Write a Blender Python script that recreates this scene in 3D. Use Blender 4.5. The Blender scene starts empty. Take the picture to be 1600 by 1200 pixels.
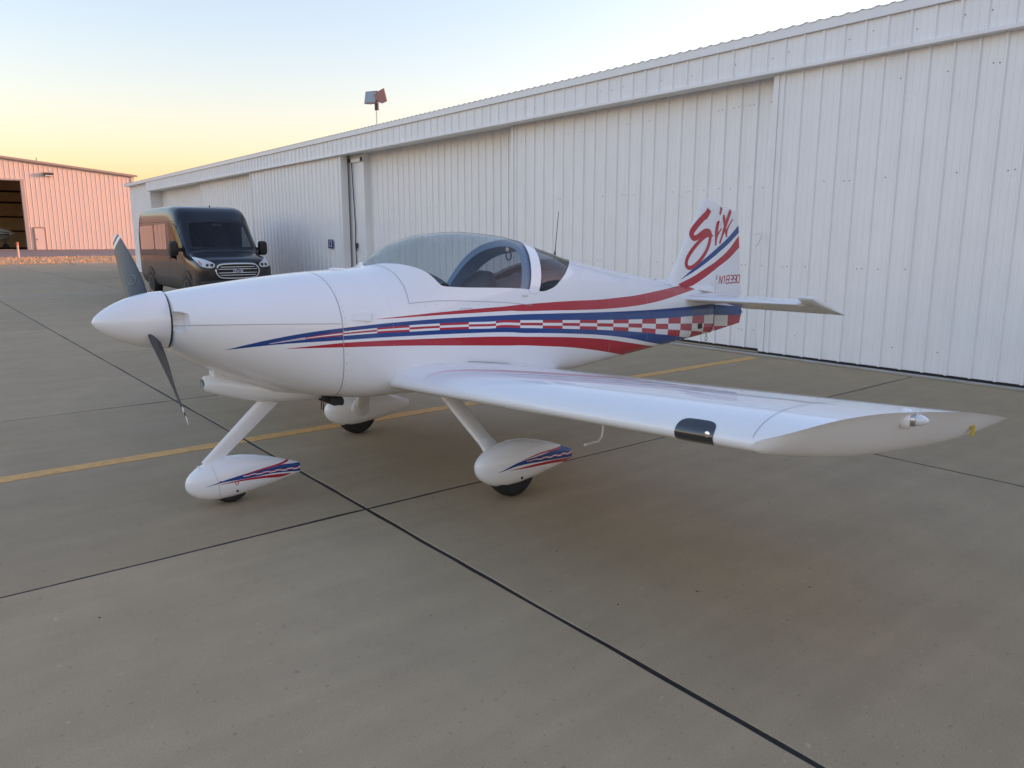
import bpy, bmesh, math, random
import numpy as np
from mathutils import Vector, Matrix
from mathutils.bvhtree import BVHTree
from mathutils.geometry import delaunay_2d_cdt

random.seed(7)
SC = bpy.context.scene
COL = SC.collection
R = math.radians

# ------------------------------------------------------------------ camera
FPX, HOR, VPX = 1190.0, 374.0, -170.0        # focal length, horizon row and hangar vanishing point in 1600x1200 px
PITCH = math.atan((600 - HOR) / FPX)
YAW = math.atan((800 - VPX) / math.hypot(FPX, 600 - HOR))
CAM = Vector((0, 0, 1.66))
CF = Vector((math.sin(YAW) * math.cos(PITCH), math.cos(YAW) * math.cos(PITCH), -math.sin(PITCH)))
CR = Vector((math.cos(YAW), -math.sin(YAW), 0))
CU = CR.cross(CF)
cd = bpy.data.cameras.new('camera')
cd.sensor_width = 36.0
cd.lens = 36.0 * FPX / 1600.0
cd.clip_start = 0.05
cd.clip_end = 3000
cam = bpy.data.objects.new('camera', cd)
COL.objects.link(cam)
cam.matrix_world = Matrix(((CR.x, CU.x, -CF.x, CAM.x), (CR.y, CU.y, -CF.y, CAM.y), (CR.z, CU.z, -CF.z, CAM.z), (0, 0, 0, 1)))
SC.camera = cam

# ------------------------------------------------------------------ sky and sun
SUN_EL, SUN_AZ = R(7.0), R(-22.0)            # azimuth from +X towards -Y
tosun = Vector((math.cos(SUN_AZ) * math.cos(SUN_EL), math.sin(SUN_AZ) * math.cos(SUN_EL), math.sin(SUN_EL)))
w = bpy.data.worlds.new('World')
SC.world = w
w.use_nodes = True
wn = w.node_tree.nodes
bg = wn['Background']
sky = wn.new('ShaderNodeTexSky')
sky.sky_type = 'NISHITA'
sky.sun_disc = False
sky.sun_elevation = SUN_EL
sky.sun_rotation = math.atan2(tosun.x, tosun.y)
sky.altitude = 300
sky.air_density = 1.5
sky.dust_density = 2.0
sky.ozone_density = 4.0
bg.inputs['Strength'].default_value = 0.15
wb = wn.new('ShaderNodeVectorMath')             # the photograph's warm white balance, the same in every direction
wb.operation = 'MULTIPLY'
wb.inputs[1].default_value = (1.64, 1.0, 0.86)
w.node_tree.links.new(sky.outputs[0], wb.inputs[0])
w.node_tree.links.new(wb.outputs[0], bg.inputs['Color'])
sl = bpy.data.lights.new('sun', 'SUN')
sl.energy = 0.92
sl.angle = R(0.55)
sl.color = (1.0, 0.40, 0.22)
sun = bpy.data.objects.new('sun', sl)
COL.objects.link(sun)
sun.rotation_euler = tosun.to_track_quat('Z', 'Y').to_euler()
sun.location = tosun * 60
SC.view_settings.view_transform = 'Standard'
SC.view_settings.look = 'None'
SC.view_settings.gamma = 1.0
SC.view_settings.use_curve_mapping = False
SC.view_settings.exposure = 2.21

# ------------------------------------------------------------------ photo-ray helpers
def ray(px, py):
    return (CF * FPX + CR * (px - 800) - CU * (py - 600)).normalized()
def on_plane(px, py, axis, v):
    d = ray(px, py)
    return CAM + d * ((v - CAM[axis]) / d[axis])

# ------------------------------------------------------------------ materials
def mat(name, color, rough=0.5, metal=0.0, coat=0.0, var=0.0, vscale=4.0, bump=0.0, bscale=40.0, coat_rough=0.04, spec=0.5, stretch=None):
    m = bpy.data.materials.new(name)
    m.use_nodes = True
    nt = m.node_tree
    b = nt.nodes['Principled BSDF']
    b.inputs['Base Color'].default_value = (*color, 1)
    b.inputs['Roughness'].default_value = rough
    b.inputs['Metallic'].default_value = metal
    b.inputs['Coat Weight'].default_value = coat
    b.inputs['Coat Roughness'].default_value = coat_rough
    b.inputs['Specular IOR Level'].default_value = spec
    if var or bump:
        tc = nt.nodes.new('ShaderNodeTexCoord')
        vec = tc.outputs['Object']
        if stretch:
            mp = nt.nodes.new('ShaderNodeMapping')
            mp.inputs['Scale'].default_value = stretch
            nt.links.new(vec, mp.inputs[0])
            vec = mp.outputs[0]
    if var:
        n = nt.nodes.new('ShaderNodeTexNoise')
        n.inputs['Scale'].default_value = vscale
        n.inputs['Detail'].default_value = 6
        n.inputs['Roughness'].default_value = 0.6
        nt.links.new(vec, n.inputs['Vector'])
        r = nt.nodes.new('ShaderNodeMapRange')
        r.inputs['From Min'].default_value = 0.3
        r.inputs['From Max'].default_value = 0.7
        r.inputs['To Min'].default_value = 1 - var
        r.inputs['To Max'].default_value = 1 + var
        nt.links.new(n.outputs['Fac'], r.inputs['Value'])
        mx = nt.nodes.new('ShaderNodeVectorMath')
        mx.operation = 'SCALE'
        mx.inputs[0].default_value = color
        nt.links.new(r.outputs[0], mx.inputs['Scale'])
        nt.links.new(mx.outputs[0], b.inputs['Base Color'])
    if bump:
        n = nt.nodes.new('ShaderNodeTexNoise')
        n.inputs['Scale'].default_value = bscale
        n.inputs['Detail'].default_value = 4
        nt.links.new(vec, n.inputs['Vector'])
        bp = nt.nodes.new('ShaderNodeBump')
        bp.inputs['Strength'].default_value = bump
        bp.inputs['Distance'].default_value = 0.01
        nt.links.new(n.outputs['Fac'], bp.inputs['Height'])
        nt.links.new(bp.outputs[0], b.inputs['Normal'])
    return m

WHITE = (0.85, 0.85, 0.86)
BLUE = (0.008, 0.055, 0.24)
RED = (0.46, 0.016, 0.035)
M = {}
M['paint'] = mat('white_aircraft_paint', WHITE, 0.36, coat=0.85, var=0.012, vscale=3, coat_rough=.02)
M['pale'] = mat('white_trim_paint', (0.78, 0.78, 0.79), 0.4, coat=0.4)
M['seam'] = mat('dark_panel_gap', (0.03, 0.03, 0.035), 0.8)
M['seam_soft'] = mat('grey_panel_gap', (0.42, 0.42, 0.44), 0.8)
M['red'] = mat('red_vinyl', RED, 0.3, coat=0.7)
M['blade'] = mat('grey_blade_paint', (0.045, 0.05, 0.055), 0.42, var=0.12, vscale=9)
M['blade_logo'] = mat('grey_blade_decal', (0.12, 0.12, 0.10), 0.5)
M['rubber'] = mat('tyre_rubber', (0.018, 0.018, 0.020), 0.75, var=0.2, vscale=30, bump=0.15, bscale=120)
M['metal'] = mat('bare_metal', (0.55, 0.55, 0.56), 0.32, metal=1.0)
M['dark_metal'] = mat('dark_metal', (0.06, 0.06, 0.065), 0.45, metal=0.6)
M['chrome'] = mat('chrome', (0.78, 0.78, 0.80), 0.12, metal=1.0)
M['black'] = mat('black_plastic', (0.012, 0.012, 0.014), 0.5)
M['tub'] = mat('grey_cockpit_lining', (0.05, 0.055, 0.065), 0.85, var=0.15, vscale=12)
M['seat'] = mat('charcoal_seat_leather', (0.03, 0.034, 0.042), 0.55, var=0.15, vscale=14, bump=0.1)
M['seat_light'] = mat('grey_cabin_fabric', (0.14, 0.14, 0.15), 0.9, var=0.1, vscale=20)
M['hoop'] = mat('slate_roll_bar_paint', (0.20, 0.31, 0.46), 0.5)
M['lens'] = mat('clear_lens', (0.75, 0.77, 0.80), 0.08, coat=1.0)
M['yellow'] = mat('yellow_plastic', (0.55, 0.42, 0.03), 0.5)

def glass(name, tint, rough=0.0, ior=1.45, refl=1.0):
    m = bpy.data.materials.new(name)
    m.use_nodes = True
    nt = m.node_tree
    nt.nodes.clear()
    o = nt.nodes.new('ShaderNodeOutputMaterial')
    t = nt.nodes.new('ShaderNodeBsdfTransparent')
    t.inputs[0].default_value = (*tint, 1)
    g = nt.nodes.new('ShaderNodeBsdfGlossy')
    g.inputs['Roughness'].default_value = rough
    f = nt.nodes.new('ShaderNodeFresnel')
    ge = nt.nodes.new('ShaderNodeNewGeometry')
    mr = nt.nodes.new('ShaderNodeMapRange')
    mr.inputs['To Min'].default_value = ior
    mr.inputs['To Max'].default_value = 1 / ior
    nt.links.new(ge.outputs['Backfacing'], mr.inputs['Value'])
    nt.links.new(mr.outputs[0], f.inputs[0])
    mx = nt.nodes.new('ShaderNodeMixShader')
    nt.links.new(f.outputs[0], mx.inputs[0])
    nt.links.new(t.outputs[0], mx.inputs[1])
    nt.links.new(g.outputs[0], mx.inputs[2])
    nt.links.new(mx.outputs[0], o.inputs[0])
    return m
M['canopy'] = glass('tinted_canopy_glass', (0.74, 0.79, 0.82), 0.01)
M['rear_glass'] = glass('tinted_rear_glass', (0.42, 0.46, 0.50), 0.01)
M['van_glass'] = glass('dark_van_glass', (0.34, 0.38, 0.40), 0.0, 1.5)
M['light_glass'] = glass('landing_light_glass', (0.35, 0.37, 0.40), 0.02, 1.5)

# ------------------------------------------------------------------ object helpers
ORG = {}
def thing(name, label, cat, loc, group=None):
    o = bpy.data.objects.new(name, None)
    COL.objects.link(o)
    o.empty_display_size = 0.3
    o.location = loc
    o['label'] = label
    o['category'] = cat
    if group:
        o['group'] = group
    ORG[o] = Vector(loc)
    return o
def link_mesh(name, me, parent=None, loc=None):
    o = bpy.data.objects.new(name, me)
    COL.objects.link(o)
    if parent is not None:
        o.parent = parent
        ORG[o] = ORG[parent]
        if loc is not None:
            o.location = loc
            ORG[o] = ORG[parent] + Vector(loc)
    else:
        o.location = loc or (0, 0, 0)
        ORG[o] = Vector(o.location)
    return o
class MB:
    """collects geometry in world coordinates; build() makes ONE mesh object"""
    def __init__(s):
        s.v, s.f, s.m = [], [], []
    def add(s, vs, fs, mi=0):
        k = len(s.v)
        s.v += [tuple(p) for p in vs]
        s.f += [tuple(i + k for i in f) for f in fs]
        s.m += [mi] * len(fs)
        return s
    def box(s, a, b, mi=0):
        x0, y0, z0 = a
        x1, y1, z1 = b
        vs = [(x0, y0, z0), (x1, y0, z0), (x1, y1, z0), (x0, y1, z0), (x0, y0, z1), (x1, y0, z1), (x1, y1, z1), (x0, y1, z1)]
        return s.add(vs, [(0, 3, 2, 1), (4, 5, 6, 7), (0, 1, 5, 4), (1, 2, 6, 5), (2, 3, 7, 6), (3, 0, 4, 7)], mi)
    def loft(s, rings, closed=True, caps=(True, True), mi=0):
        n = len(rings[0])
        vs = [p for r in rings for p in r]
        fs = []
        for i in range(len(rings) - 1):
            for j in range(n if closed else n - 1):
                k = (j + 1) % n
                fs.append((i * n + j, i * n + k, (i + 1) * n + k, (i + 1) * n + j))
        if caps[0]:
            fs.append(tuple(range(n - 1, -1, -1)))
        if caps[1]:
            fs.append(tuple((len(rings) - 1) * n + j for j in range(n)))
        return s.add(vs, fs, mi)
    def tube(s, path, r, n=10, mi=0, caps=(True, True)):
        path = [Vector(p) for p in path]
        rs = r if isinstance(r, (list, tuple)) else [r] * len(path)
        rings = []
        ref = None
        for i, p in enumerate(path):
            t = (path[min(i + 1, len(path) - 1)] - path[max(i - 1, 0)]).normalized()
            if ref is None:
                ref = Vector((0, 0, 1)) if abs(t.z) < 0.9 else Vector((1, 0, 0))
            a = (ref - t * ref.dot(t)).normalized()
            ref = a
            b = t.cross(a)
            rings.append([p + (a * math.cos(q) + b * math.sin(q)) * rs[i] for q in [2 * math.pi * k / n for k in range(n)]])
        return s.loft(rings, True, caps, mi)
    def lathe(s, c, axis, prof, n=32, mi=0, caps=(True, True)):
        c = Vector(c)
        ax = Vector(axis).normalized()
        a = ax.orthogonal().normalized()
        b = ax.cross(a)
        rings = [[c + ax * h + (a * math.cos(q) + b * math.sin(q)) * max(r, 1e-4) for q in [2 * math.pi * k / n for k in range(n)]] for h, r in prof]
        return s.loft(rings, True, caps, mi)
    def mirror_y(s, yc):
        k = len(s.v)
        n = len(s.f)
        s.v += [(x, 2 * yc - y, z) for x, y, z in s.v]
        s.f += [tuple(i + k for i in reversed(f)) for f in s.f[:n]]
        s.m += s.m[:n]
        return s
    def build(s, name, mats, parent=None, smooth=False, weld=0.0, angle=35, loc=None, bevel=0.0):
        me = bpy.data.meshes.new(name)
        base = ORG[parent] if parent is not None else Vector((0, 0, 0))
        off = base + (Vector(loc) if loc is not None else Vector((0, 0, 0)))
        me.from_pydata([Vector(p) - off for p in s.v], [], s.f)
        for m in (mats if isinstance(mats, (list, tuple)) else [mats]):
            me.materials.append(m)
        me.polygons.foreach_set('material_index', s.m)
        bm = bmesh.new()
        bm.from_mesh(me)
        if weld:
            bmesh.ops.remove_doubles(bm, verts=bm.verts, dist=weld)
            bmesh.ops.dissolve_degenerate(bm, dist=1e-5, edges=bm.edges)
        bmesh.ops.recalc_face_normals(bm, faces=bm.faces)
        if bevel:
            bmesh.ops.bevel(bm, geom=list(bm.edges), offset=bevel, segments=2, affect='EDGES', profile=0.6)
        if smooth:
            for f in bm.faces:
                f.smooth = True
            for e in bm.edges:
                if len(e.link_faces) == 2 and e.calc_face_angle(0) > R(angle):
                    e.smooth = False
        bm.to_mesh(me)
        bm.free()
        return link_mesh(name, me, parent, loc)
    def bvh(s):
        return BVHTree.FromPolygons([Vector(p) for p in s.v], s.f)
def tag(o, label=None, cat=None, group=None, kind=None):
    if label: o['label'] = label
    if cat: o['category'] = cat
    if group: o['group'] = group
    if kind: o['kind'] = kind
    return o

def inside(p, poly):
    c = False
    n = len(poly)
    for i in range(n):
        a, b = poly[i], poly[(i + 1) % n]
        if (a[1] > p[1]) != (b[1] > p[1]) and p[0] < (b[0] - a[0]) * (p[1] - a[1]) / (b[1] - a[1]) + a[0]:
            c = not c
    return c
def densify(poly, step, closed=True):
    out = []
    n = len(poly)
    for i in range(n if closed else n - 1):
        a, b = poly[i], poly[(i + 1) % n]
        k = max(1, int(math.hypot(b[0] - a[0], b[1] - a[1]) / step))
        out += [(a[0] + (b[0] - a[0]) * j / k, a[1] + (b[1] - a[1]) * j / k) for j in range(k)]
    if not closed:
        out.append(tuple(poly[-1]))
    return out
def chaikin(pts, it=2, closed=False):
    for _ in range(it):
        out = [] if closed else [pts[0]]
        n = len(pts)
        for i in range(n if closed else n - 1):
            a, b = pts[i], pts[(i + 1) % n]
            out.append((a[0] * .75 + b[0] * .25, a[1] * .75 + b[1] * .25))
            out.append((a[0] * .25 + b[0] * .75, a[1] * .25 + b[1] * .75))
        if not closed:
            out.append(pts[-1])
        pts = out
    return pts
def px_cast(bvh):
    def c(p):
        loc, nor, i, d = bvh.ray_cast(CAM, ray(*p))
        if loc is None:
            return None
        if nor.dot(ray(*p)) > 0:
            nor = -nor
        return loc, nor
    return c
def axis_cast(bvh, kind, start):
    """kind 'y+': poly is (x,z) cast along +Y from y=start ; 'x+': poly is (y,z) cast along +X"""
    def c(p):
        if kind[0] == 'y':
            o, d = Vector((p[0], start, p[1])), Vector((0, 1 if kind[1] == '+' else -1, 0))
        elif kind[0] == 'x':
            o, d = Vector((start, p[0], p[1])), Vector((1 if kind[1] == '+' else -1, 0, 0))
        else:
            o, d = Vector((p[0], p[1], start)), Vector((0, 0, 1 if kind[1] == '+' else -1))
        loc, nor, i, dd = bvh.ray_cast(o, d)
        if loc is None:
            return None
        return loc, (nor if nor.dot(d) < 0 else -nor)
    return c
def patch(mb, poly, cast, off=0.002, step=4.0, thick=0.0, mi=0):
    """lay a 2-D outline onto a surface as a thin conforming sheet"""
    bd = densify(poly, step)
    xs = [p[0] for p in bd]
    ys = [p[1] for p in bd]
    inner = []
    gy = min(ys) + step * .5
    while gy < max(ys):
        gx = min(xs) + step * .5
        while gx < max(xs):
            if inside((gx, gy), bd) and all((gx - q[0]) ** 2 + (gy - q[1]) ** 2 > (step * .4) ** 2 for q in bd):
                inner.append((gx, gy))
            gx += step
        gy += step
    n = len(bd)
    vs = [Vector(p) for p in bd + inner]
    out = delaunay_2d_cdt(vs, [(i, (i + 1) % n) for i in range(n)], [], 1, 1e-5)
    hits = [cast((p.x, p.y)) for p in out[0]]
    idx, V = {}, []
    for i, h in enumerate(hits):
        if h:
            idx[i] = len(V)
            V.append(h[0] + h[1] * off)
    F = [tuple(idx[i] for i in f) for f in out[2] if all(i in idx for i in f)]
    if thick:
        k = len(V)
        V2 = [hits[i][0] + hits[i][1] * (off - thick) for i in idx]
        cnt = {}
        for f in F:
            for a, b in zip(f, f[1:] + f[:1]):
                cnt[(min(a, b), max(a, b))] = cnt.get((min(a, b), max(a, b)), 0) + 1
        V += V2
        F += [(a, b, b + k, a + k) for (a, b), c in cnt.items() if c == 1]
    mb.add(V, F, mi)
    return mb
def ribbon(mb, path, width, cast, off=0.0015, step=3.0, mi=0, taper=None):
    """narrow strip laid on a surface along a 2-D path (width in world metres unless taper gives 2-D widths)"""
    pts = densify(path, step, False)
    hits = [cast(p) for p in pts]
    L = []
    for i, h in enumerate(hits):
        if not h:
            continue
        j0 = max([j for j in range(0, i) if hits[j]], default=i)
        j1 = min([j for j in range(i + 1, len(pts)) if hits[j]], default=i)
        t = hits[j1][0] - hits[j0][0]
        if t.length < 1e-6:
            continue
        sd = t.normalized().cross(h[1]).normalized()
        wd = width if taper is None else width * taper(i / max(1, len(pts) - 1))
        L.append((h[0] + h[1] * off - sd * wd / 2, h[0] + h[1] * off + sd * wd / 2))
    V = [p for ab in L for p in ab]
    mb.add(V, [(2 * i, 2 * i + 1, 2 * i + 3, 2 * i + 2) for i in range(len(L) - 1)], mi)
    return mb

def pchip(xs, ys):
    xs = np.array(xs, float)
    ys = np.array(ys, float)
    h = np.diff(xs)
    d = np.diff(ys) / h
    m = np.zeros_like(ys)
    for i in range(1, len(xs) - 1):
        if d[i - 1] * d[i] > 0:
            w1 = 2 * h[i] + h[i - 1]
            w2 = h[i] + 2 * h[i - 1]
            m[i] = (w1 + w2) / (w1 / d[i - 1] + w2 / d[i])
    m[0], m[-1] = d[0], d[-1]
    def f(x):
        x = min(max(x, xs[0]), xs[-1])
        i = max(min(int(np.searchsorted(xs, x, side='right')) - 1, len(xs) - 2), 0)
        t = (x - xs[i]) / h[i]
        t2, t3 = t * t, t * t * t
        return float((2 * t3 - 3 * t2 + 1) * ys[i] + (t3 - 2 * t2 + t) * h[i] * m[i] + (-2 * t3 + 3 * t2) * ys[i + 1] + (t3 - t2) * h[i] * m[i + 1])
    return f
def text_mesh(txt, size, shear=0.0, extrude=0.0):
    cu = bpy.data.curves.new('lettering', 'FONT')
    cu.body = txt
    cu.size = size
    cu.shear = shear
    cu.extrude = extrude
    cu.align_x = 'CENTER'
    cu.align_y = 'CENTER'
    o = bpy.data.objects.new('lettering', cu)
    COL.objects.link(o)
    me = bpy.data.meshes.new_from_object(o.evaluated_get(bpy.context.evaluated_depsgraph_get()))
    bpy.data.objects.remove(o)
    vs = [v.co.copy() for v in me.vertices]
    fs = [tuple(p.vertices) for p in me.polygons]
    bpy.data.meshes.remove(me)
    return vs, fs

# ================================================================== SETTING
def concrete_mat(name, base, slab=True):
    m = bpy.data.materials.new(name)
    m.use_nodes = True
    nt = m.node_tree
    N, Lk = nt.nodes, nt.links
    b = N['Principled BSDF']
    geo = N.new('ShaderNodeNewGeometry')
    def noise(scale, detail=5, rough=.6, stretch=None, vec=None):
        v = vec or geo.outputs['Position']
        if stretch:
            mp = N.new('ShaderNodeMapping')
            mp.inputs['Scale'].default_value = stretch
            mp.inputs['Rotation'].default_value = (0, 0, R(8))
            Lk.new(v, mp.inputs[0])
            v = mp.outputs[0]
        n = N.new('ShaderNodeTexNoise')
        n.inputs['Scale'].default_value = scale
        n.inputs['Detail'].default_value = detail
        n.inputs['Roughness'].default_value = rough
        Lk.new(v, n.inputs['Vector'])
        return n.outputs['Fac']
    def rng(f, a, b_, lo, hi):
        r = N.new('ShaderNodeMapRange')
        for k, v in (('From Min', a), ('From Max', b_), ('To Min', lo), ('To Max', hi)):
            r.inputs[k].default_value = v
        Lk.new(f, r.inputs['Value'])
        return r.outputs[0]
    def mul(a, b_):
        n = N.new('ShaderNodeMath')
        n.operation = 'MULTIPLY'
        Lk.new(a, n.inputs[0])
        Lk.new(b_, n.inputs[1])
        return n.outputs[0]
    f = rng(noise(.35, 4), .3, .7, .95, 1.05)                      # broad stains
    f = mul(f, rng(noise(2.2, 6, .65), .3, .7, .93, 1.07))          # mottling
    f = mul(f, rng(noise(1.0, 5, .6, (.35, 7, 1)), .3, .7, .95, 1.05))   # broom / trowel streaks
    f = mul(f, rng(noise(210, 3, .75), .28, .72, .74, 1.26))         # grain
    f = mul(f, rng(noise(38, 2, .5), .66, .74, 1.0, .72))           # dark specks
    f = mul(f, rng(noise(23, 2, .5), .70, .76, 1.0, 1.22))          # pale specks
    f = mul(f, rng(noise(1.7, 3, .5), .70, .80, 1.0, .86))           # oil and tyre stains
    if slab:
        oi = N.new('ShaderNodeObjectInfo')
        f = mul(f, rng(oi.outputs['Random'], 0, 1, .94, 1.06))
    tint = N.new('ShaderNodeMix')
    tint.data_type = 'RGBA'
    tint.inputs['A'].default_value = (base[0] * 1.012, base[1] * .995, base[2] * .98, 1)
    tint.inputs['B'].default_value = (base[0] * .99, base[1] * 1.0, base[2] * 1.0, 1)
    Lk.new(rng(noise(.6, 3), .35, .65, 0, 1), tint.inputs['Factor'])
    sc = N.new('ShaderNodeVectorMath')
    sc.operation = 'SCALE'
    Lk.new(tint.outputs['Result'], sc.inputs[0])
    Lk.new(f, sc.inputs['Scale'])
    Lk.new(sc.outputs[0], b.inputs['Base Color'])
    b.inputs['Roughness'].default_value = .82
    b.inputs['Specular IOR Level'].default_value = .35
    bp = N.new('ShaderNodeBump')
    bp.inputs['Strength'].default_value = .25
    bp.inputs['Distance'].default_value = .004
    Lk.new(noise(140, 4, .7), bp.inputs['Height'])
    Lk.new(bp.outputs[0], b.inputs['Normal'])
    return m
CONC = (0.380, 0.288, 0.180)
M['slab'] = concrete_mat('concrete_slab', CONC)
M['apron'] = concrete_mat('concrete_apron', CONC, False)
M['taxi'] = mat('pale_asphalt', (0.20, 0.17, 0.155), 0.9, var=0.08, vscale=0.3)
M['tar'] = mat('black_joint_sealant', (0.012, 0.011, 0.011), 0.7, var=0.3, vscale=20)
M['dry'] = mat('dry_prairie_soil', (0.26, 0.17, 0.09), 0.95, var=0.25, vscale=0.5)
M['grass'] = mat('dry_grass', (0.52, 0.35, 0.19), 0.95, var=0.18, vscale=0.8, bump=1.0, bscale=6, stretch=(.25, 1, 1))
M['line'] = mat('worn_yellow_marking_paint', (0.66, 0.37, 0.12), 0.75, var=0.16, vscale=14)
M['white_line'] = mat('faded_white_marking_paint', (0.42, 0.39, 0.36), 0.8, var=0.12, vscale=8)

g = MB()
g.add([(-1500, -1500, -.35), (1500, -1500, -.35), (1500, 1500, -.35), (-1500, 1500, -.35)], [(0, 1, 2, 3)])
tag(g.build('ground', M['dry']), kind='structure')
g = MB()
g.add([(-160, -120, -.03), (60, -120, -.03), (60, 62, -.03), (-160, 62, -.03)], [(0, 1, 2, 3)])
apron = tag(g.build('apron', M['apron']), kind='structure')
XJ = [2.13 + 3.72 * k for k in range(-5, 3)]                        # joints across, up to x = 9.57
YJ = [4.12 + 4.20 * k for k in range(-2, 14)]                       # joints along
XJ[-1] = 9.60
g = MB()
g.add([(XJ[0] - .01, YJ[0] - .01, -.0035), (XJ[-1] + .5, YJ[0] - .01, -.0035), (XJ[-1] + .5, YJ[-1] + .01, -.0035), (XJ[0] - .01, YJ[-1] + .01, -.0035)], [(0, 1, 2, 3)])
g.build('joint_sealant', M['tar'], apron)
def slab_mesh(wx, wy, gap=.0125):
    s = MB()
    a, b = wx / 2 - gap, wy / 2 - gap
    e = .006
    def ring(i, z):
        pts = []
        for (x0, y0, x1, y1) in ((-a + i, -b + i, a - i, -b + i), (a - i, -b + i, a - i, b - i), (a - i, b - i, -a + i, b - i), (-a + i, b - i, -a + i, -b + i)):
            n = 26
            w0 = 0.0
            for k in range(n):
                t = k / n
                w0 = w0 * .55 + (random.random() - .5) * .007
                j = w0 if 0 < k else 0
                pts.append((x0 + (x1 - x0) * t + (j if y0 != y1 else 0), y0 + (y1 - y0) * t + (j if y0 == y1 else 0), z))
        return pts
    s.loft([ring(0, -.028), ring(0, -.0035), ring(e, 0)], True, (False, True))
    me = bpy.data.meshes.new('slab')
    me.from_pydata(s.v, [], s.f)
    me.materials.append(M['slab'])
    return me
smesh = [slab_mesh(3.72, 4.20) for _ in range(3)]
smesh_edge = slab_mesh(XJ[-1] - XJ[-2], 4.20)
for i in range(len(XJ) - 1):
    for j in range(len(YJ) - 1):
        last = i == len(XJ) - 2
        link_mesh('slab', smesh_edge if last else random.choice(smesh), apron, ((XJ[i] + XJ[i + 1]) / 2, (YJ[j] + YJ[j + 1]) / 2, 0))
# strip of concrete under the hangar door track
g = MB()
g.add([(9.612, -30, -.002), (11.5, -30, -.002), (11.5, 62, -.002), (9.612, 62, -.002)], [(0, 1, 2, 3)])
g.build('door_apron', M['apron'], apron)
# painted lines, cut where they cross a joint
g = MB()
xs = [-16] + [x for x in XJ if -16 < x < 9.5] + [9.42]
for a, b in zip(xs[:-1], xs[1:]):
    g.box((a + .014, 6.165, .0005), (b - .014, 6.315, .0035))
tag(g.build('yellow_line', M['line'], loc=(0, 0, 0)), kind='structure')
g = MB()
for a, b in zip(xs[:-1], xs[1:]):
    g.box((a + .014, 26.75, .0005), (b - .014, 26.88, .0035))
tag(g.build('white_line', M['white_line'], loc=(0, 0, 0)), kind='structure')

# rising dry-grass verge and far pavement
def verge(ya, yb, za, zb, nx, ny, mt, name, rough_amp):
    s = MB()
    vs = []
    rnd = random.Random(3)
    for j in range(ny + 1):
        for i in range(nx + 1):
            t = j / ny
            e = 0 if j in (0, ny) else rough_amp * (rnd.random() - .3)
            vs.append((-120 + 240 * i / nx, ya + (yb - ya) * t, za + (zb - za) * t + e))
    s.add(vs, [(j * (nx + 1) + i, j * (nx + 1) + i + 1, (j + 1) * (nx + 1) + i + 1, (j + 1) * (nx + 1) + i) for j in range(ny) for i in range(nx)])
    return tag(s.build(name, mt, smooth=True, angle=80), kind='structure')
verge(62, 72, -.02, .28, 400, 14, M['grass'], 'grass_verge', .07)
verge(72, 97, .28, .62, 20, 4, M['taxi'], 'taxiway', 0)
verge(97, 260, .62, .62, 4, 2, M['dry'], 'far_ground', 0)
# tufts of dry grass standing on the verge
s = MB()
rnd = random.Random(11)
for k in range(3600):
    x, y = rnd.uniform(-6, 26), rnd.uniform(62.05, 71.6)
    z = -.02 + .30 * (y - 62) / 10
    h = rnd.uniform(.06, .16)
    a = rnd.uniform(0, 6.28)
    dx, dy = math.cos(a) * .05, math.sin(a) * .05
    lx, ly = rnd.uniform(-.08, .08), rnd.uniform(-.08, .08)
    s.add([(x - dx, y - dy, z), (x + dx, y + dy, z), (x + lx, y + ly, z + h)], [(0, 1, 2)])
tag(s.build('dry_grass', M['grass']), label='sunlit dry orange grass along the far edge of the apron', cat='grass', kind='stuff')

# ------------------------------------------------------------------ white hangar
def steel_mat(name, base, streak=.05, oil=.05):
    m = mat(name, base, 0.42, coat=0.15, coat_rough=.25)
    nt = m.node_tree
    N, Lk = nt.nodes, nt.links
    geo = N.new('ShaderNodeNewGeometry')
    prev = None
    for sc, st, amp, fa, fb in ((1.0, (1, 5, .35), streak * .55, .3, .7), (2.6, (1, 1, 1), .018, .3, .7), (7, (1, 1.5, .5), .07, .72, .82)):
        mp = N.new('ShaderNodeMapping')
        mp.inputs['Scale'].default_value = st
        Lk.new(geo.outputs['Position'], mp.inputs[0])
        n = N.new('ShaderNodeTexNoise')
        n.inputs['Scale'].default_value = sc
        n.inputs['Detail'].default_value = 5
        Lk.new(mp.outputs[0], n.inputs['Vector'])
        r = N.new('ShaderNodeMapRange')
        for k, v in (('From Min', fa), ('From Max', fb), ('To Min', 1.0 + (amp if fa < .5 else 0)), ('To Max', 1 - (amp if fa < .5 else 2 * amp))):
            r.inputs[k].default_value = v
        Lk.new(n.outputs['Fac'], r.inputs['Value'])
        if prev is None:
            prev = r.outputs[0]
        else:
            q = N.new('ShaderNodeMath')
            q.operation = 'MULTIPLY'
            Lk.new(prev, q.inputs[0])
            Lk.new(r.outputs[0], q.inputs[1])
            prev = q.outputs[0]
    v = N.new('ShaderNodeVectorMath')
    v.operation = 'SCALE'
    v.inputs[0].default_value = base
    Lk.new(prev, v.inputs['Scale'])
    Lk.new(v.outputs[0], nt.nodes['Principled BSDF'].inputs['Base Color'])
    # gentle oil-canning of the sheets
    n = N.new('ShaderNodeTexNoise')
    n.inputs['Scale'].default_value = 1.3
    Lk.new(geo.outputs['Position'], n.inputs['Vector'])
    bp = N.new('ShaderNodeBump')
    bp.inputs['Strength'].default_value = oil
    bp.inputs['Distance'].default_value = .02
    Lk.new(n.outputs['Fac'], bp.inputs['Height'])
    Lk.new(bp.outputs[0], nt.nodes['Principled BSDF'].inputs['Normal'])
    return m
M['steel'] = steel_mat('white_ribbed_steel', (0.86, 0.86, 0.865))
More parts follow.
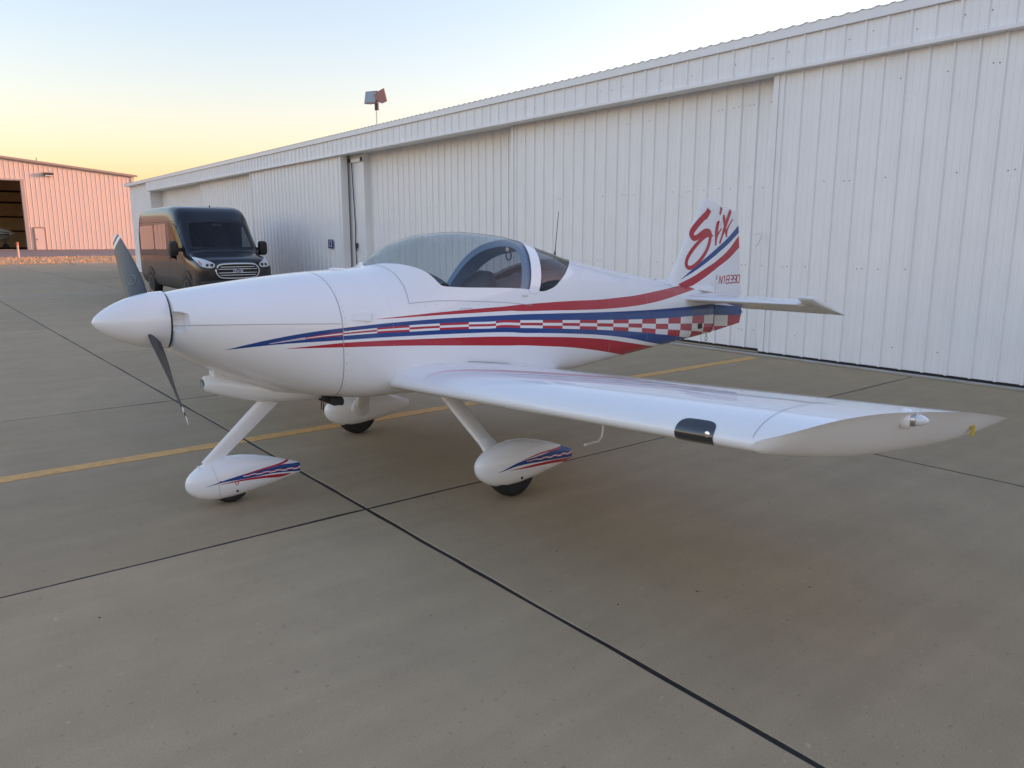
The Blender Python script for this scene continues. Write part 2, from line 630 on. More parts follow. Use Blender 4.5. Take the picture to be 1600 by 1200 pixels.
M['trim'] = steel_mat('white_steel_trim', (0.83, 0.83, 0.835), .03)
M['roofing'] = steel_mat('galvanised_roof_steel', (0.74, 0.74, 0.74), .03)
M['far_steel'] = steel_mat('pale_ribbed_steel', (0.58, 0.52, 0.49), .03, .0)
M['inside'] = mat('unlit_hangar_lining', (0.40, 0.38, 0.34), 0.9)
M['sign'] = mat('blue_sign_enamel', (0.015, 0.035, 0.16), 0.35)
M['white_print'] = mat('white_sign_print', (0.75, 0.76, 0.78), 0.5)
M['screw'] = mat('weathered_screw_heads', (0.22, 0.21, 0.21), 0.6)
M['rail'] = mat('dark_track_steel', (0.02, 0.02, 0.02), 0.7)
M['rope'] = mat('black_cable', (0.03, 0.03, 0.035), 0.7)

def rib_profile(n, p, h=.024):
    """(along, out) points of n pitches of ribbed sheet"""
    pts = [(0, 0)]
    for k in range(n):
        o = k * p
        for t, q in ((.13, 0), (.145, .0035), (.175, .0035), (.19, 0), (.40, 0), (.455, h), (.545, h), (.60, 0), (.81, 0), (.825, .0035), (.855, .0035), (.87, 0)):
            pts.append((o + t * p, q))
    pts.append((n * p, 0))
    return pts
def sheet_mesh(name, n, p, z0, z1, mt, h=.024, axis='y'):
    pr = rib_profile(n, p, h)
    if axis == 'y':
        vs = [(-o, a, z) for z in (z0, z1) for a, o in pr]
    else:
        vs = [(a, -o, z) for z in (z0, z1) for a, o in pr]
    k = len(pr)
    me = bpy.data.meshes.new(name)
    me.from_pydata(vs, [], [(i, i + k, i + k + 1, i + 1) if axis == 'y' else (i, i + 1, i + k + 1, i + k) for i in range(k - 1)])
    me.materials.append(mt)
    return me
P = 0.2775
hangar = thing('white_hangar', 'long white ribbed steel hangar with sliding doors behind the airplane', 'hangar', (9.9, 10.0, 0))
HB, HT = 3.92, 4.33          # fascia bottom and top
s = MB()
s.box((10.62, -26, -.3), (46, 44.2, 4.20))  # solid block, its unseen depth set so the hangar shades the apron
s.build('inner_wall', M['inside'], hangar)
s = MB()                      # plain wall beyond the right-hand door, unseen, extended for shade and reflections
s.box((9.86, -26, 0), (10.60, .30, 4.30))
s.build('wall', M['trim'], hangar)
s = MB()
s.box((9.97, 40.25, 0), (10.61, 44.2, 4.44))
ew = s.build('end_wall', M['trim'], hangar)
em = sheet_mesh('sheet_panel', 2, .33, 0, 4.44, M['steel'], .02)
for k in range(6):
    link_mesh('sheet_panel', em, ew, (Vector((9.965, 40.25 + .66 * k, 0)) - ORG[ew]))

DOOR_TOP = 4.0
leaf_sheet = sheet_mesh('sheet_panel', 2, P, .025, DOOR_TOP, M['steel'])
def leaf(x, y0, y1, thick=.10, near_trim=True, label=None):
    s = MB()
    s.box((x + .003, y0 + .01, .05), (x + thick, y1 - .01, DOOR_TOP - .002))
    s.box((x - .040, y0, .03), (x + thick + .004, y0 + .012, DOOR_TOP))             # closing edge flange
    s.box((x - .040, y0 + .0125, .03), (x - .036, y0 + .10, DOOR_TOP))
    s.box((x - .020, y1 - .08, .03), (x - .002, y1, DOOR_TOP))
    d = s.build('sliding_door', M['trim'], hangar)
    n = int((y1 - y0 - .10) / (2 * P) + .5)
    w_ = (y1 - y0 - .12) / (n * 2 * P)
    for k in range(n):
        o = link_mesh('sheet_panel', leaf_sheet, d, (Vector((x, y0 + .10 + 2 * P * w_ * k, 0)) - ORG[d]))
        o.scale = (1, w_, 1)
    # screw heads in rows
    f = MB()
    rnd = random.Random(int(y0 * 10))
    for z in (.30, 1.28, 2.42, 3.60):
        for k in range(int((y1 - y0 - .2) / P)):
            for q in (.0, .28):
                if rnd.random() < .34:
                    yy, zz = y0 + .10 + P * w_ * (k + .7 + q * .9) + rnd.uniform(-.01, .01), z + rnd.uniform(-.012, .012)
                    r = .007
                    f.add([(x - .004, yy - r, zz - r), (x - .004, yy + r, zz - r), (x - .004, yy + r, zz + r), (x - .004, yy - r, zz + r)], [(0, 1, 2, 3)])
    fo = f.build('screw_heads', M['screw'], d)
    fo['kind'] = 'stuff'
    rl = MB()
    rl.box((x - .01, y0 + .02, .006), (x + .05, y1, .028))
    rl.build('bottom_seal', M['rail'], d)
    return d
d1 = leaf(9.88, .33, 6.47)
d2 = leaf(10.10, 6.35, 12.62)
d3 = leaf(10.32, 12.50, 19.05)
a1 = leaf(9.88, 19.80, 26.75, thick=.16)
a2 = leaf(10.10, 26.60, 33.0)
a3 = leaf(10.32, 32.8, 38.9)
leaf(10.50, 38.7, 40.24, thick=.05)
# plain jamb panel between the two door bays
s = MB()
s.box((10.125, 19.02, .02), (10.315, 20.7, DOOR_TOP))
s.box((10.119, 19.03, 2.35), (10.124, 20.69, 2.37))
s.build('jamb_panel', M['trim'], hangar)
s = MB()
s.box((10.06, 19.0, 3.72), (10.115, 19.78, 3.80))
s.build('track_end', M['trim'], hangar)
s = MB()
s.box((10.03, 19.64, 3.72), (10.055, 19.74, 3.82))
s.build('track_bolt', M['rail'], hangar)
s = MB()
s.box((10.03, 18.96, 3.72), (10.055, 19.04, 3.82))
s.build('track_bolt', M['rail'], hangar)
s = MB()
s.tube([(10.08, 19.62, 3.75), (10.09, 19.60, 3.0), (10.1, 19.56, 2.0), (10.09, 19.58, 1.55), (10.1, 19.57, .9), (10.09, 19.56, .05)], .013, 8)
s.build('hanging_cable', M['rope'], hangar)
s = MB()
s.box((10.06, 19.46, 1.42), (10.1, 19.55, 1.56))
s.tube([(10.06, 19.48, 1.44), (10.03, 19.40, 1.36), (10.03, 19.35, 1.34)], .014, 6)
s.build('cable_clamp', M['dark_metal'], hangar)
# fascia
s = MB()
s.box((9.785, -26, HB + .02), (10.6, 40.2, HT + .005))
fas = s.build('fascia', M['trim'], hangar)
fm = sheet_mesh('sheet_panel', 2, P, HB + .03, HT, M['steel'], .022)
k = 0
while .3 + 2 * P * (k + 1) < 40.2:
    link_mesh('sheet_panel', fm, fas, (Vector((9.780, .3 + 2 * P * k, 0)) - ORG[fas]))
    k += 1
s = MB()
s.box((9.735, -26, HB - .012), (9.775, 40.21, HB + .03))
s.box((9.776, -26, HB - .012), (10.0, 40.205, HB + .004))
s.build('fascia_bottom_trim', M['trim'], hangar)
s = MB()
s.box((9.730, -26, HT + .002), (9.98, 44.24, HT + .105))
s.build('eave_trim', M['trim'], hangar)
s = MB()
s.box((9.735, -26, HT + .106), (9.765, 44.22, HT + .128))
s.build('eave_closure', M['trim'], hangar)
f = MB()
rnd = random.Random(5)
for k in range(int(37 / P)):
    for z in (HB + .20, HB + .25):
        if rnd.random() < .4:
            yy, zz, r = 2.9 + P * k + rnd.uniform(-.06, .06), z + rnd.uniform(-.03, .03), .007
            f.add([(9.776, yy - r, zz - r), (9.776, yy + r, zz - r), (9.776, yy + r, zz + r), (9.776, yy - r, zz + r)], [(0, 1, 2, 3)])
fo = f.build('screw_heads', M['screw'], fas)
fo['kind'] = 'stuff'
# corrugated roof
s = MB()
per, seg = .19, 6
ny = int(70.6 / per) * seg
rows = []
for x, z in ((9.722, 4.453), (9.76, 4.456), (28.0, 5.92), (46.3, 4.43)):  # unseen ridge and back eave placed for the hangar's long shadow
    rows.append([(x, -26.2 + per / seg * i, z + .013 * math.sin(2 * math.pi * i / seg)) for i in range(ny + 1)])
s.loft(rows, False, (False, False))
s.build('roof', M['roofing'], hangar, smooth=True, angle=60)
s = MB()
gx = [(9.97, 4.40), (28.0, 5.85), (46.0, 4.40)]
s.add([(x, y, z) for y in (44.19, 44.16) for x, z in gx], [(0, 1, 2), (5, 4, 3), (0, 3, 4, 1), (1, 4, 5, 2)])
s.build('gable_end', M['trim'], hangar)
# track groove on the ground in front of the doors
s = MB()
s.box((9.83, -20, -.001), (9.865, 40.2, .004))
s.box((10.05, 6.4, -.001), (10.085, 19.2, .004))
s.build('door_track', M['rail'], hangar)
s = MB()
s.box((9.70, -20, -.001), (9.80, 19.0, .006))
s.build('track_kerb', mat('pale_concrete_curb', (.42, .40, .37), .85, var=.2, vscale=3), hangar)
# handle bracket by the door edge
s = MB()
s.tube([(9.80, 6.60, 1.735), (9.80, 6.49, 1.755), (9.79, 6.47, 1.75), (9.79, 6.50, 1.66), (9.79, 6.54, 1.575), (9.80, 6.58, 1.57)], .013, 6)
s.build('door_handle', M['trim'], d1)

# number plate on the far door
sg = thing('number_plate', 'small blue plate with white number 12 on the far sliding door', 'sign', (9.84, 20.62, 1.40))
s = MB()
s.box((9.826, 20.46, 1.405), (9.836, 20.76, 1.655))
s.build('plate', M['sign'], sg, bevel=.003)
def letters(txt, size, centre, right, up, mt, parent, name='lettering', shear=0, sx=1.0):
    vs, fs = text_mesh(txt, size, shear)
    right, up, c = Vector(right), Vector(up), Vector(centre)
    m_ = MB()
    m_.add([c + right * v.x * sx + up * v.y for v in vs], fs)
    return m_.build(name, mt, parent)
letters('12', .27, (9.8235, 20.61, 1.53), (0, -1, 0), (0, 0, 1), M['white_print'], sg, sx=.95)

# floodlight on the roof
FX = 11.5
fl = thing('floodlight', 'twin floodlight on a grey pole above the hangar roof', 'floodlight', (FX, 20.67, 4.60))
s = MB()
s.tube([(FX, 20.67, 4.55), (FX, 20.67, 5.40)], .035, 10)
s.build('pole', M['metal'], fl, smooth=True)
s = MB()
s.tube([(FX, 20.67, 5.36), (FX, 20.67, 5.56)], .062, 10)
s.build('pole_bracket', M['dark_metal'], fl, smooth=True)
def flood_head(c, yaw, tilt, glass_side):
    Mx = Matrix.Translation(Vector(c)) @ Matrix.Rotation(R(yaw), 4, 'Z') @ Matrix.Rotation(R(tilt), 4, 'X')
    h = MB()
    # housing: truncated box opening along -Y local
    ring = lambda y, a, b: [(-a, y, -b), (a, y, -b), (a, y, b), (-a, y, b)]
    h.loft([[Mx @ Vector(p) for p in ring(y, a, b)] for y, a, b in ((.18, .08, .08), (.13, .13, .12), (-.05, .20, .18), (-.08, .20, .18))])
    o = h.build('lamp_head', mat('brown_lamp_housing', (.34, .17, .14), .5), fl)
    h = MB()
    h.loft([[Mx @ Vector(p) for p in ring(y, a, b)] for y, a, b in ((-.081, .18, .16), (-.087, .18, .16))])
    h.build('lamp_glass', mat('grey_lamp_glass', (.30, .36, .38), .25, coat=.6), o)
flood_head((FX - .02, 20.89, 5.72), -63, -14, 0)
flood_head((FX + .08, 20.54, 5.74), 78, -14, 1)

# ------------------------------------------------------------------ far hangar in sunlight
FY = 95.0
GZ = .60
fh = thing('far_hangar', 'sunlit far metal hangar with gable roof and open door at left', 'hangar', (5.0, FY, GZ))
def roof_z(x):
    return 8.60 + (21.85 - x) * .104 if x > 1.5 else 8.60 + (21.85 - 1.5) * .104 - (1.5 - x) * .104
s = MB()
DX0, DX1, DZ = -5.2, 11.05, 7.60
w_ = 22.0
xs = [11.35 + .875 * k for k in range(13)]
pr = rib_profile(2, .4375, .045)
def far_sheet(x0, z0f, z1f, n=2, p=.4375):
    pr = rib_profile(n, p, .032)
    m_ = MB()
    vs = [(x0 + a, FY - o, z0f(x0 + a)) for a, o in pr] + [(x0 + a, FY - o, z1f(x0 + a)) for a, o in pr]
    k_ = len(pr)
    m_.add(vs, [(i, i + 1, i + k_ + 1, i + k_) for i in range(k_ - 1)])
    return m_
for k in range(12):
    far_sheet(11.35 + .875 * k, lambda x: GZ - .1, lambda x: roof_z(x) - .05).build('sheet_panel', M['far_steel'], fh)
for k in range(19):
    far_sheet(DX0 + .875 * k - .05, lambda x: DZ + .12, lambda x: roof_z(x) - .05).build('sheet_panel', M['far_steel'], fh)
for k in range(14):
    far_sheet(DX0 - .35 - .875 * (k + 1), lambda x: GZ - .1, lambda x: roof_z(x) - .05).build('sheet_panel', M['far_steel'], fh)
s = MB()
s.box((DX1, FY - .18, GZ - .1), (DX1 + .32, FY + .4, DZ + .1))
s.box((DX0 - .30, FY - .18, GZ - .1), (DX0, FY + .4, DZ + .1))
s.box((DX0 - .30, FY - .185, DZ), (DX1 + .33, FY + .39, DZ + .16))
s.build('door_frame', mat('grey_door_frame', (.34, .33, .34), .6), fh)
s = MB()
s.box((21.62, FY - .08, GZ - .1), (21.95, FY + .25, 8.55))
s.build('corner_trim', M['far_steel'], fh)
s = MB()
for a, b in ((-18.6, 1.5), (1.5, 22.25)):
    za, zb = roof_z(a), roof_z(b)
    for y0, y1, t0, t1 in ((FY - .30, FY + 32, .0, .10), (FY - .34, FY - .28, -.10, .12)):
        s.add([(a, y0, za + t0), (b, y0, zb + t0), (b, y1, zb + t0), (a, y1, za + t0), (a, y0, za + t1), (b, y0, zb + t1), (b, y1, zb + t1), (a, y1, za + t1)],
              [(0, 3, 2, 1), (4, 5, 6, 7), (0, 1, 5, 4), (1, 2, 6, 5), (2, 3, 7, 6), (3, 0, 4, 7)])
s.build('roof', mat('brown_roof_trim', (.30, .27, .26), .6), fh)
M['lining'] = mat('tan_insulation_lining', (.88, .76, .52), .9, var=.15, vscale=.6)
s = MB()
s.box((-18.3, FY + 24, GZ), (22, FY + 24.3, 9.6))
s.box((21.6, FY + .26, GZ), (21.9, FY + 24, 8.5))
s.box((-18.3, FY + .26, GZ), (-18, FY + 24, 8.5))
s.build('inner_wall', M['lining'], fh)
s = MB()
for z in (2.6, 4.4, 6.2, 7.6):
    s.box((-17.9, FY + 23.8, z), (21.5, FY + 23.99, z + .22))
s.build('wall_girt', mat('dark_steel_girt', (.07, .06, .05), .8), fh)
s = MB()
s.box((DX0 - 12, FY + .3, GZ - .05), (DX1 + 10, FY + 24, GZ + .02))
s.build('hangar_floor', mat('pale_hangar_floor', (.55, .50, .44), .5), fh)
dr = MB()
dr.box((11.86, FY - .10, GZ), (12.76, FY - .03, 2.80))
door = dr.build('door', M['far_steel'], fh)
dr = MB()
for a, b in (((11.76, FY - .12, GZ), (11.855, FY - .02, 2.90)), ((12.765, FY - .12, GZ), (12.86, FY - .02, 2.90)), ((11.77, FY - .119, 2.805), (12.85, FY - .021, 2.91))):
    dr.box(a, b)
dr.build('frame', mat('brown_door_frame', (.25, .18, .14), .7), door)
dr = MB()
dr.box((11.94, FY - .16, 1.60), (12.02, FY - .105, 1.72))
dr.build('handle', M['dark_metal'], door)
wl = thing('wall_light', 'small dark wall lamp high on the sunlit far hangar', 'lamp', (13.6, FY - .1, 8.2))
s = MB()
s.loft([[(13.25, y, z) for y, z in ((FY - .06, 8.55), (FY - .55, 8.45), (FY - .55, 8.28), (FY - .06, 8.20))], [(14.05, y, z) for y, z in ((FY - .06, 8.55), (FY - .55, 8.45), (FY - .55, 8.28), (FY - .06, 8.20))]])
s.build('lamp_housing', M['dark_metal'], wl)
s = MB()
s.box((13.30, FY - .56, 8.19), (14.0, FY - .12, 8.195 + .06))
s.build('lamp_glass', M['lens'], wl)
an = thing('roof_antenna', 'thin mast on the far hangar roof edge', 'antenna', (12.8, FY + .5, 9.4))
s = MB()
s.tube([(12.8, FY + .5, 9.4), (12.8, FY + .5, 10.05)], .035, 6)
s.build('mast', M['dark_metal'], an)
s = MB()
s.box((12.68, FY + .4, 9.36), (12.92, FY + .6, 9.60))
s.build('mast_foot', M['dark_metal'], an)
# post on the verge
mp_ = thing('marker_post', 'short pale post on the grass before the far hangar', 'post', (7.55, 70.5, .2))
s = MB()
s.tube([(7.55, 70.5, .15), (7.55, 70.5, 1.25)], .07, 8)
s.build('post', mat('red_white_post_paint', (.62, .45, .40), .6), mp_)
s = MB()
s.tube([(7.55, 70.5, 1.2), (7.55, 70.5, 1.45)], .09, 8)
s.build('post_cap', mat('orange_post_cap', (.45, .13, .07), .6), mp_)
# airplane parked inside the far hangar
pk = thing('parked_airplane', 'cream airplane with dark stripes parked inside the far hangar', 'airplane', (8.0, FY + 6, GZ))
s = MB()
rings = []
for t, r, zc in ((0, .10, 1.9), (.05, .45, 1.85), (.15, .80, 1.85), (.35, 1.02, 2.0), (.55, .95, 2.1), (.8, .5, 2.2), (1, .15, 2.4)):
    rings.append([(10.6 - 9.5 * t, FY + 6 + r * .9 * math.cos(q), GZ - .2 + zc + r * math.sin(q)) for q in [2 * math.pi * k / 16 for k in range(16)]])
s.loft(rings)
pkf = s.build('fuselage', mat('cream_airplane_paint', (.62, .58, .46), .3, coat=.6), pk, smooth=True)
s = MB()
for dz, w2 in ((.28, .10), (-.12, .16), (-.42, .08)):
    vs = []
    for t, r, zc in ((.05, .45, 1.85), (.15, .80, 1.85), (.35, 1.02, 2.0), (.55, .95, 2.1), (.8, .5, 2.2)):
        for e in (-1, 1):
            zz = dz * r + e * w2 / 2
            vs.append((10.6 - 9.5 * t, FY + 6 - .9 * math.sqrt(max(r * r - zz * zz, .01)) - .01, GZ - .2 + zc + zz))
    s.add(vs, [(2 * i, 2 * i + 1, 2 * i + 3, 2 * i + 2) for i in range(4)])
s.build('stripe', mat('dark_green_stripe', (.05, .06, .05), .4), pkf)
s = MB()
for x0, x1 in ((9.0, 8.4), (8.2, 7.5)):
    s.add([(x0, FY + 5.16, GZ + 2.15), (x1, FY + 5.12, GZ + 2.15), (x1, FY + 5.28, GZ + 2.5), (x0, FY + 5.28, GZ + 2.45)], [(0, 1, 2, 3)])
s.build('window', M['black'], pkf)
s = MB()
s.loft([[(8.4 + a, y, GZ + 1.05 + b) for a, b in ((0, 0), (-.4, .10), (-1.5, .03), (-.4, -.06))] for y in (FY + .9, FY + 11)])
s.build('wing', mat('cream_wing_paint', (.60, .56, .45), .35), pk, smooth=True)
for x, y in ((9.7, FY + 5.6), (7.7, FY + 4.2), (7.7, FY + 7.8)):
    s = MB()
    s.lathe((x, y - .1, GZ + .30), (0, 1, 0), ((0, .15), (.02, .28), (.10, .30), (.18, .28), (.2, .15)), 18)
    s.build('wheel', M['rubber'], pk, smooth=True)
    s = MB()
    s.tube([(x, y, GZ + .3), (x, FY + 6, GZ + 1.2)], .06, 8)
    s.build('strut', M['dark_metal'], pk)

# ================================================================== AIRPLANE
YC = 4.82
AX0 = 3.0
plane = thing('light_airplane', 'white low-wing airplane with red and blue stripes and checkered band', 'airplane', (AX0, YC, 0))
#      x     ztop  zbot  half  zmax  n_up n_low
ST = np.array([
    (1.215, 1.350, 1.005, .235, 1.190, 2.0, 2.0), (1.30, 1.364, 0.945, .315, 1.180, 2.1, 2.1),
    (1.50, 1.390, 0.835, .405, 1.160, 2.1, 2.2), (1.80, 1.424, 0.715, .470, 1.130, 2.1, 2.7),
    (2.11, 1.450, 0.645, .515, 1.100, 2.2, 4.0), (2.35, 1.462, 0.622, .540, 1.080, 2.2, 5.0),
    (2.53, 1.476, 0.617, .546, 1.080, 2.2, 5.0), (2.67, 1.555, 0.614, .550, 1.070, 2.2, 5.5),
    (2.80, 1.632, 0.612, .555, 1.060, 2.2, 6.0), (3.00, 1.692, 0.610, .560, 1.050, 2.2, 6.0),
    (3.30, 1.718, 0.610, .560, 1.050, 2.2, 6.0), (3.66, 1.691, 0.610, .550, 1.050, 2.2, 6.0),
    (4.00, 1.608, 0.612, .520, 1.040, 2.2, 6.0), (4.45, 1.485, 0.632, .450, 1.020, 2.2, 6.0),
    (5.10, 1.366, 0.662, .325, .990, 2.2, 5.5), (5.77, 1.254, 0.690, .195, .960, 2.2, 5.0),
    (6.44, 1.160, 0.722, .060, .930, 2.3, 4.0)])
SF = [pchip(ST[:, 0], ST[:, k]) for k in range(1, 7)]
def fus(x, t, side=-1, off=0.0):
    zt, zb, w_, zm, nu, nl = [f(x) for f in SF]
    a = -math.pi / 2 + math.pi * t
    c, s_ = max(math.cos(a), 0.0), math.sin(a)
    n = nu if s_ > 0 else nl
    return Vector((x, YC + side * (w_ + off) * c ** (2 / n), zm + ((zt - zm) if s_ > 0 else (zm - zb)) * (1 if s_ > 0 else -1) * abs(s_) ** (2 / n) + off * s_))
SILL = pchip([2.538, 2.59, 2.628, 2.695, 2.747, 2.792, 2.822, 2.852, 2.889, 3.211, 3.585, 3.727, 3.846, 4.011, 4.123, 4.30, 4.384, 4.405],
             [1.0, .946, .882, .8055, .756, .715, .683, .656, .647, .625, .6156, .6075, .6246, .688, .751, .88, .965, 1.0])
def ts(x):
    return 1.0 if x <= 2.538 or x >= 4.405 else SILL(x)
def tdist(a, b, n):
    return [a + (b - a) * k / n for k in range(n + 1)]
NT = 44
def fus_ring(x, off=0.0):
    t1 = ts(x)
    L = [fus(x, t, -1, off) for t in tdist(0, t1, NT)]
    Rr = [fus(x, t, 1, off) for t in tdist(0, t1, NT)]
    return list(reversed(L)) + Rr[1:]
xs_f = sorted(set([2.1095] + [2.15 + .05 * k for k in range(8)] + [2.538 + .0125 * k for k in range(28)] + [2.889 + .05 * k for k in range(14)] + [3.585 + .02 * k for k in range(41)] + [4.405 + .06 * k for k in range(34)] + [6.44]))
fus_mb = MB()
fus_mb.loft([fus_ring(x) for x in xs_f], False, (False, False))
cowl_mb = MB()
cr_x = [1.215, 1.218, 1.23, 1.25] + [1.28 + .0415 * k for k in range(20)] + [2.108]
def closed_ring(x, off=0.0):
    L = [fus(x, t, -1, off) for t in tdist(0, 1, NT)]
    Rr = [fus(x, t, 1, off) for t in tdist(0, 1, NT)]
    return list(reversed(L))[:-1] + Rr[:-1]
cowl_mb.loft([closed_ring(1.2148, -.012)] + [closed_ring(x) for x in cr_x], True, (True, True))

# ---- paint schemes made from outlines followed on the skin
def paint(name, bands, checker, xr, zr, org):
    m = mat(name, WHITE, 0.40, coat=0.75, spec=.3, coat_rough=.02)
    nt = m.node_tree
    N, Lk = nt.nodes, nt.links
    tc = N.new('ShaderNodeTexCoord')
    sp = N.new('ShaderNodeSeparateXYZ')
    Lk.new(tc.outputs['Object'], sp.inputs[0])
    def math_(op, a, b=None):
        n = N.new('ShaderNodeMath')
        n.operation = op
        for i, v in enumerate((a, b)):
            if v is None:
                continue
            if isinstance(v, (int, float)):
                n.inputs[i].default_value = v
            else:
                Lk.new(v, n.inputs[i])
        return n.outputs[0]
    xn = math_('DIVIDE', math_('SUBTRACT', sp.outputs[0], xr[0] - org[0]), xr[1] - xr[0])
    zn = math_('DIVIDE', math_('SUBTRACT', sp.outputs[2], zr[0] - org[2]), zr[1] - zr[0])
    def curve(pts, lo, hi, vector=False):
        c = N.new('ShaderNodeFloatCurve')
        cm = c.mapping
        cv = cm.curves[0]
        P_ = sorted([((x - xr[0]) / (xr[1] - xr[0]), (v - lo) / (hi - lo)) for x, v in pts])
        Q = []
        for p in P_:
            if not Q or p[0] - Q[-1][0] > 1e-4:
                Q.append((min(max(p[0], 0), 1), min(max(p[1], 0), 1)))
        while len(cv.points) < len(Q):
            cv.points.new(.5, .5)
        for pt_, q in zip(cv.points, Q):
            pt_.location = q
            pt_.handle_type = 'VECTOR' if vector else 'AUTO_CLAMPED'
        cm.update()
        Lk.new(xn, c.inputs['Value'])
        return c.outputs[0]
    def between(up, lo_):
        return math_('MULTIPLY', math_('LESS_THAN', zn, up), math_('GREATER_THAN', zn, lo_))
    col = None
    def over(mask, rgb, prev):
        mx = N.new('ShaderNodeMix')
        mx.data_type = 'RGBA'
        Lk.new(mask, mx.inputs['Factor'])
        if prev is None:
            mx.inputs['A'].default_value = (*WHITE, 1)
        else:
            Lk.new(prev, mx.inputs['A'])
        mx.inputs['B'].default_value = (*rgb, 1)
        return mx.outputs['Result']
    def after(pts):
        return math_('GREATER_THAN', xn, (min(p[0] for p in pts) - xr[0]) / (xr[1] - xr[0]))
    for up, lo_, rgb in bands:
        msk = math_('MULTIPLY', between(curve(up, *zr), curve(lo_, *zr)), after(up))
        col = over(msk, rgb, col)
    if checker:
        up, lo_, cols, rows, first = checker
        cu, cl = curve(up, *zr), curve(lo_, *zr)
        msk = math_('MULTIPLY', between(cu, cl), after(up))
        col = over(msk, WHITE, col)
        nc = len(cols) - 1
        ph = curve([(x, i) for i, x in enumerate(cols)], 0, nc, True)
        ci = math_('FLOOR', math_('MULTIPLY', ph, nc - .0001))
        ri = math_('FLOOR', math_('MULTIPLY', math_('DIVIDE', math_('SUBTRACT', zn, cl), math_('MAXIMUM', math_('SUBTRACT', cu, cl), 1e-5)), rows))
        par = math_('MODULO', math_('ADD', math_('ADD', ci, ri), first), 2)
        col = over(math_('MULTIPLY', msk, math_('GREATER_THAN', par, .5)), RED, col)
    # faint soiling
    n = N.new('ShaderNodeTexNoise')
    n.inputs['Scale'].default_value = 3.0
    n.inputs['Detail'].default_value = 6
    Lk.new(tc.outputs['Object'], n.inputs['Vector'])
    r = N.new('ShaderNodeMapRange')
    for k_, v_ in (('From Min', .3), ('From Max', .7), ('To Min', .985), ('To Max', 1.01)):
        r.inputs[k_].default_value = v_
    Lk.new(n.outputs['Fac'], r.inputs['Value'])
    sc_ = N.new('ShaderNodeVectorMath')
    sc_.operation = 'SCALE'
    Lk.new(col, sc_.inputs[0])
    Lk.new(r.outputs[0], sc_.inputs['Scale'])
    Lk.new(sc_.outputs[0], N['Principled BSDF'].inputs['Base Color'])
    return m
def trace(pts, bvhs, ydef):
    out = []
    for p in pts:
        best = None
        for b in bvhs:
            loc, nor, i, d = b.ray_cast(CAM, ray(*p))
            if loc is not None and (best is None or d < best[1]):
                best = (loc, d)
        q = best[0] if best else on_plane(p[0], p[1], 1, ydef)
        out.append((q.x, q.z))
    return out
def crop(pts, ox, oy, k):
    return [(ox + u / k, oy + v / k) for u, v in pts]

# fin and rudder surfaces -------------------------------------------------
def naca(xc, t):
    return 5 * t * (.2969 * math.sqrt(max(xc, 0)) - .126 * xc - .3516 * xc ** 2 + .2843 * xc ** 3 - .1036 * xc ** 4)
def foil_ring(le, te, t, up, a=0.0, b=1.0, n=18):
    """closed ring of a symmetric section from chord fraction a to b"""
    le, te, up = Vector(le), Vector(te), Vector(up)
    c = (te - le).length
    cs = [a + (b - a) * (.5 - .5 * math.cos(math.pi * k / n)) for k in range(n + 1)]
    top = [le + (te - le) * x + up * max(naca(x, t) * c, .0015) for x in reversed(cs)]
    bot = [le + (te - le) * x - up * max(naca(x, t) * c, .0015) for x in cs]
    return top + bot[(1 if a == 0 else 0):]
HX = 6.475
fin_mb = MB()
rings = []
for z, le in ((1.02, 5.62), (1.18, 5.70), (1.26, 5.775), (1.40, 5.86), (1.60, 5.98), (1.80, 6.10), (1.97, 6.205), (2.02, 6.235), (2.045, 6.26), (2.058, 6.30)):
    zt_ = z
    sc_ = 1.0 if z < 2.0 else max(.25, 1 - ((z - 2.0) / .06) ** 2)
    te_x = 6.90
    slope = -.205 * max(0, (z - 1.85) / .208)
    rings.append(foil_ring((le, YC, z), (te_x, YC, z + slope * (te_x - le)), .085 * sc_, (0, 1, 0), 0, (HX - le) / (te_x - le)))
fin_mb.loft(rings)
rud_mb = MB()
rings = []
for zl, zt_, te in ((.735, .785, 6.968), (.742, .80, 6.972), (.90, .90, 6.995), (1.20, 1.20, 6.952), (1.50, 1.50, 6.908), (1.75, 1.74, 6.872), (1.95, 1.90, 6.848), (1.985, 1.925, 6.842), (2.008, 1.938, 6.835)):
    sc_ = 1.0 if zl < 1.96 else (.75 if zl < 2.0 else .3)
    a_ = .52
    le_x = te - (te - HX - .008) / (1 - a_)
    zle = zt_ + (zl - zt_) / (1 - a_)
    rings.append(foil_ring((le_x, YC, zle), (te, YC, zt_), .075 * sc_, (0, 1, 0), a_, 1.0))
rud_mb.loft(rings)
all_mb = MB()
all_mb.loft([closed_ring(x) for x in [1.215 + .0475 * k for k in range(111)]], True, (False, False))
B_all = all_mb.bvh()
B_f, B_c, B_fin, B_rud = fus_mb.bvh(), cowl_mb.bvh(), fin_mb.bvh(), rud_mb.bvh()

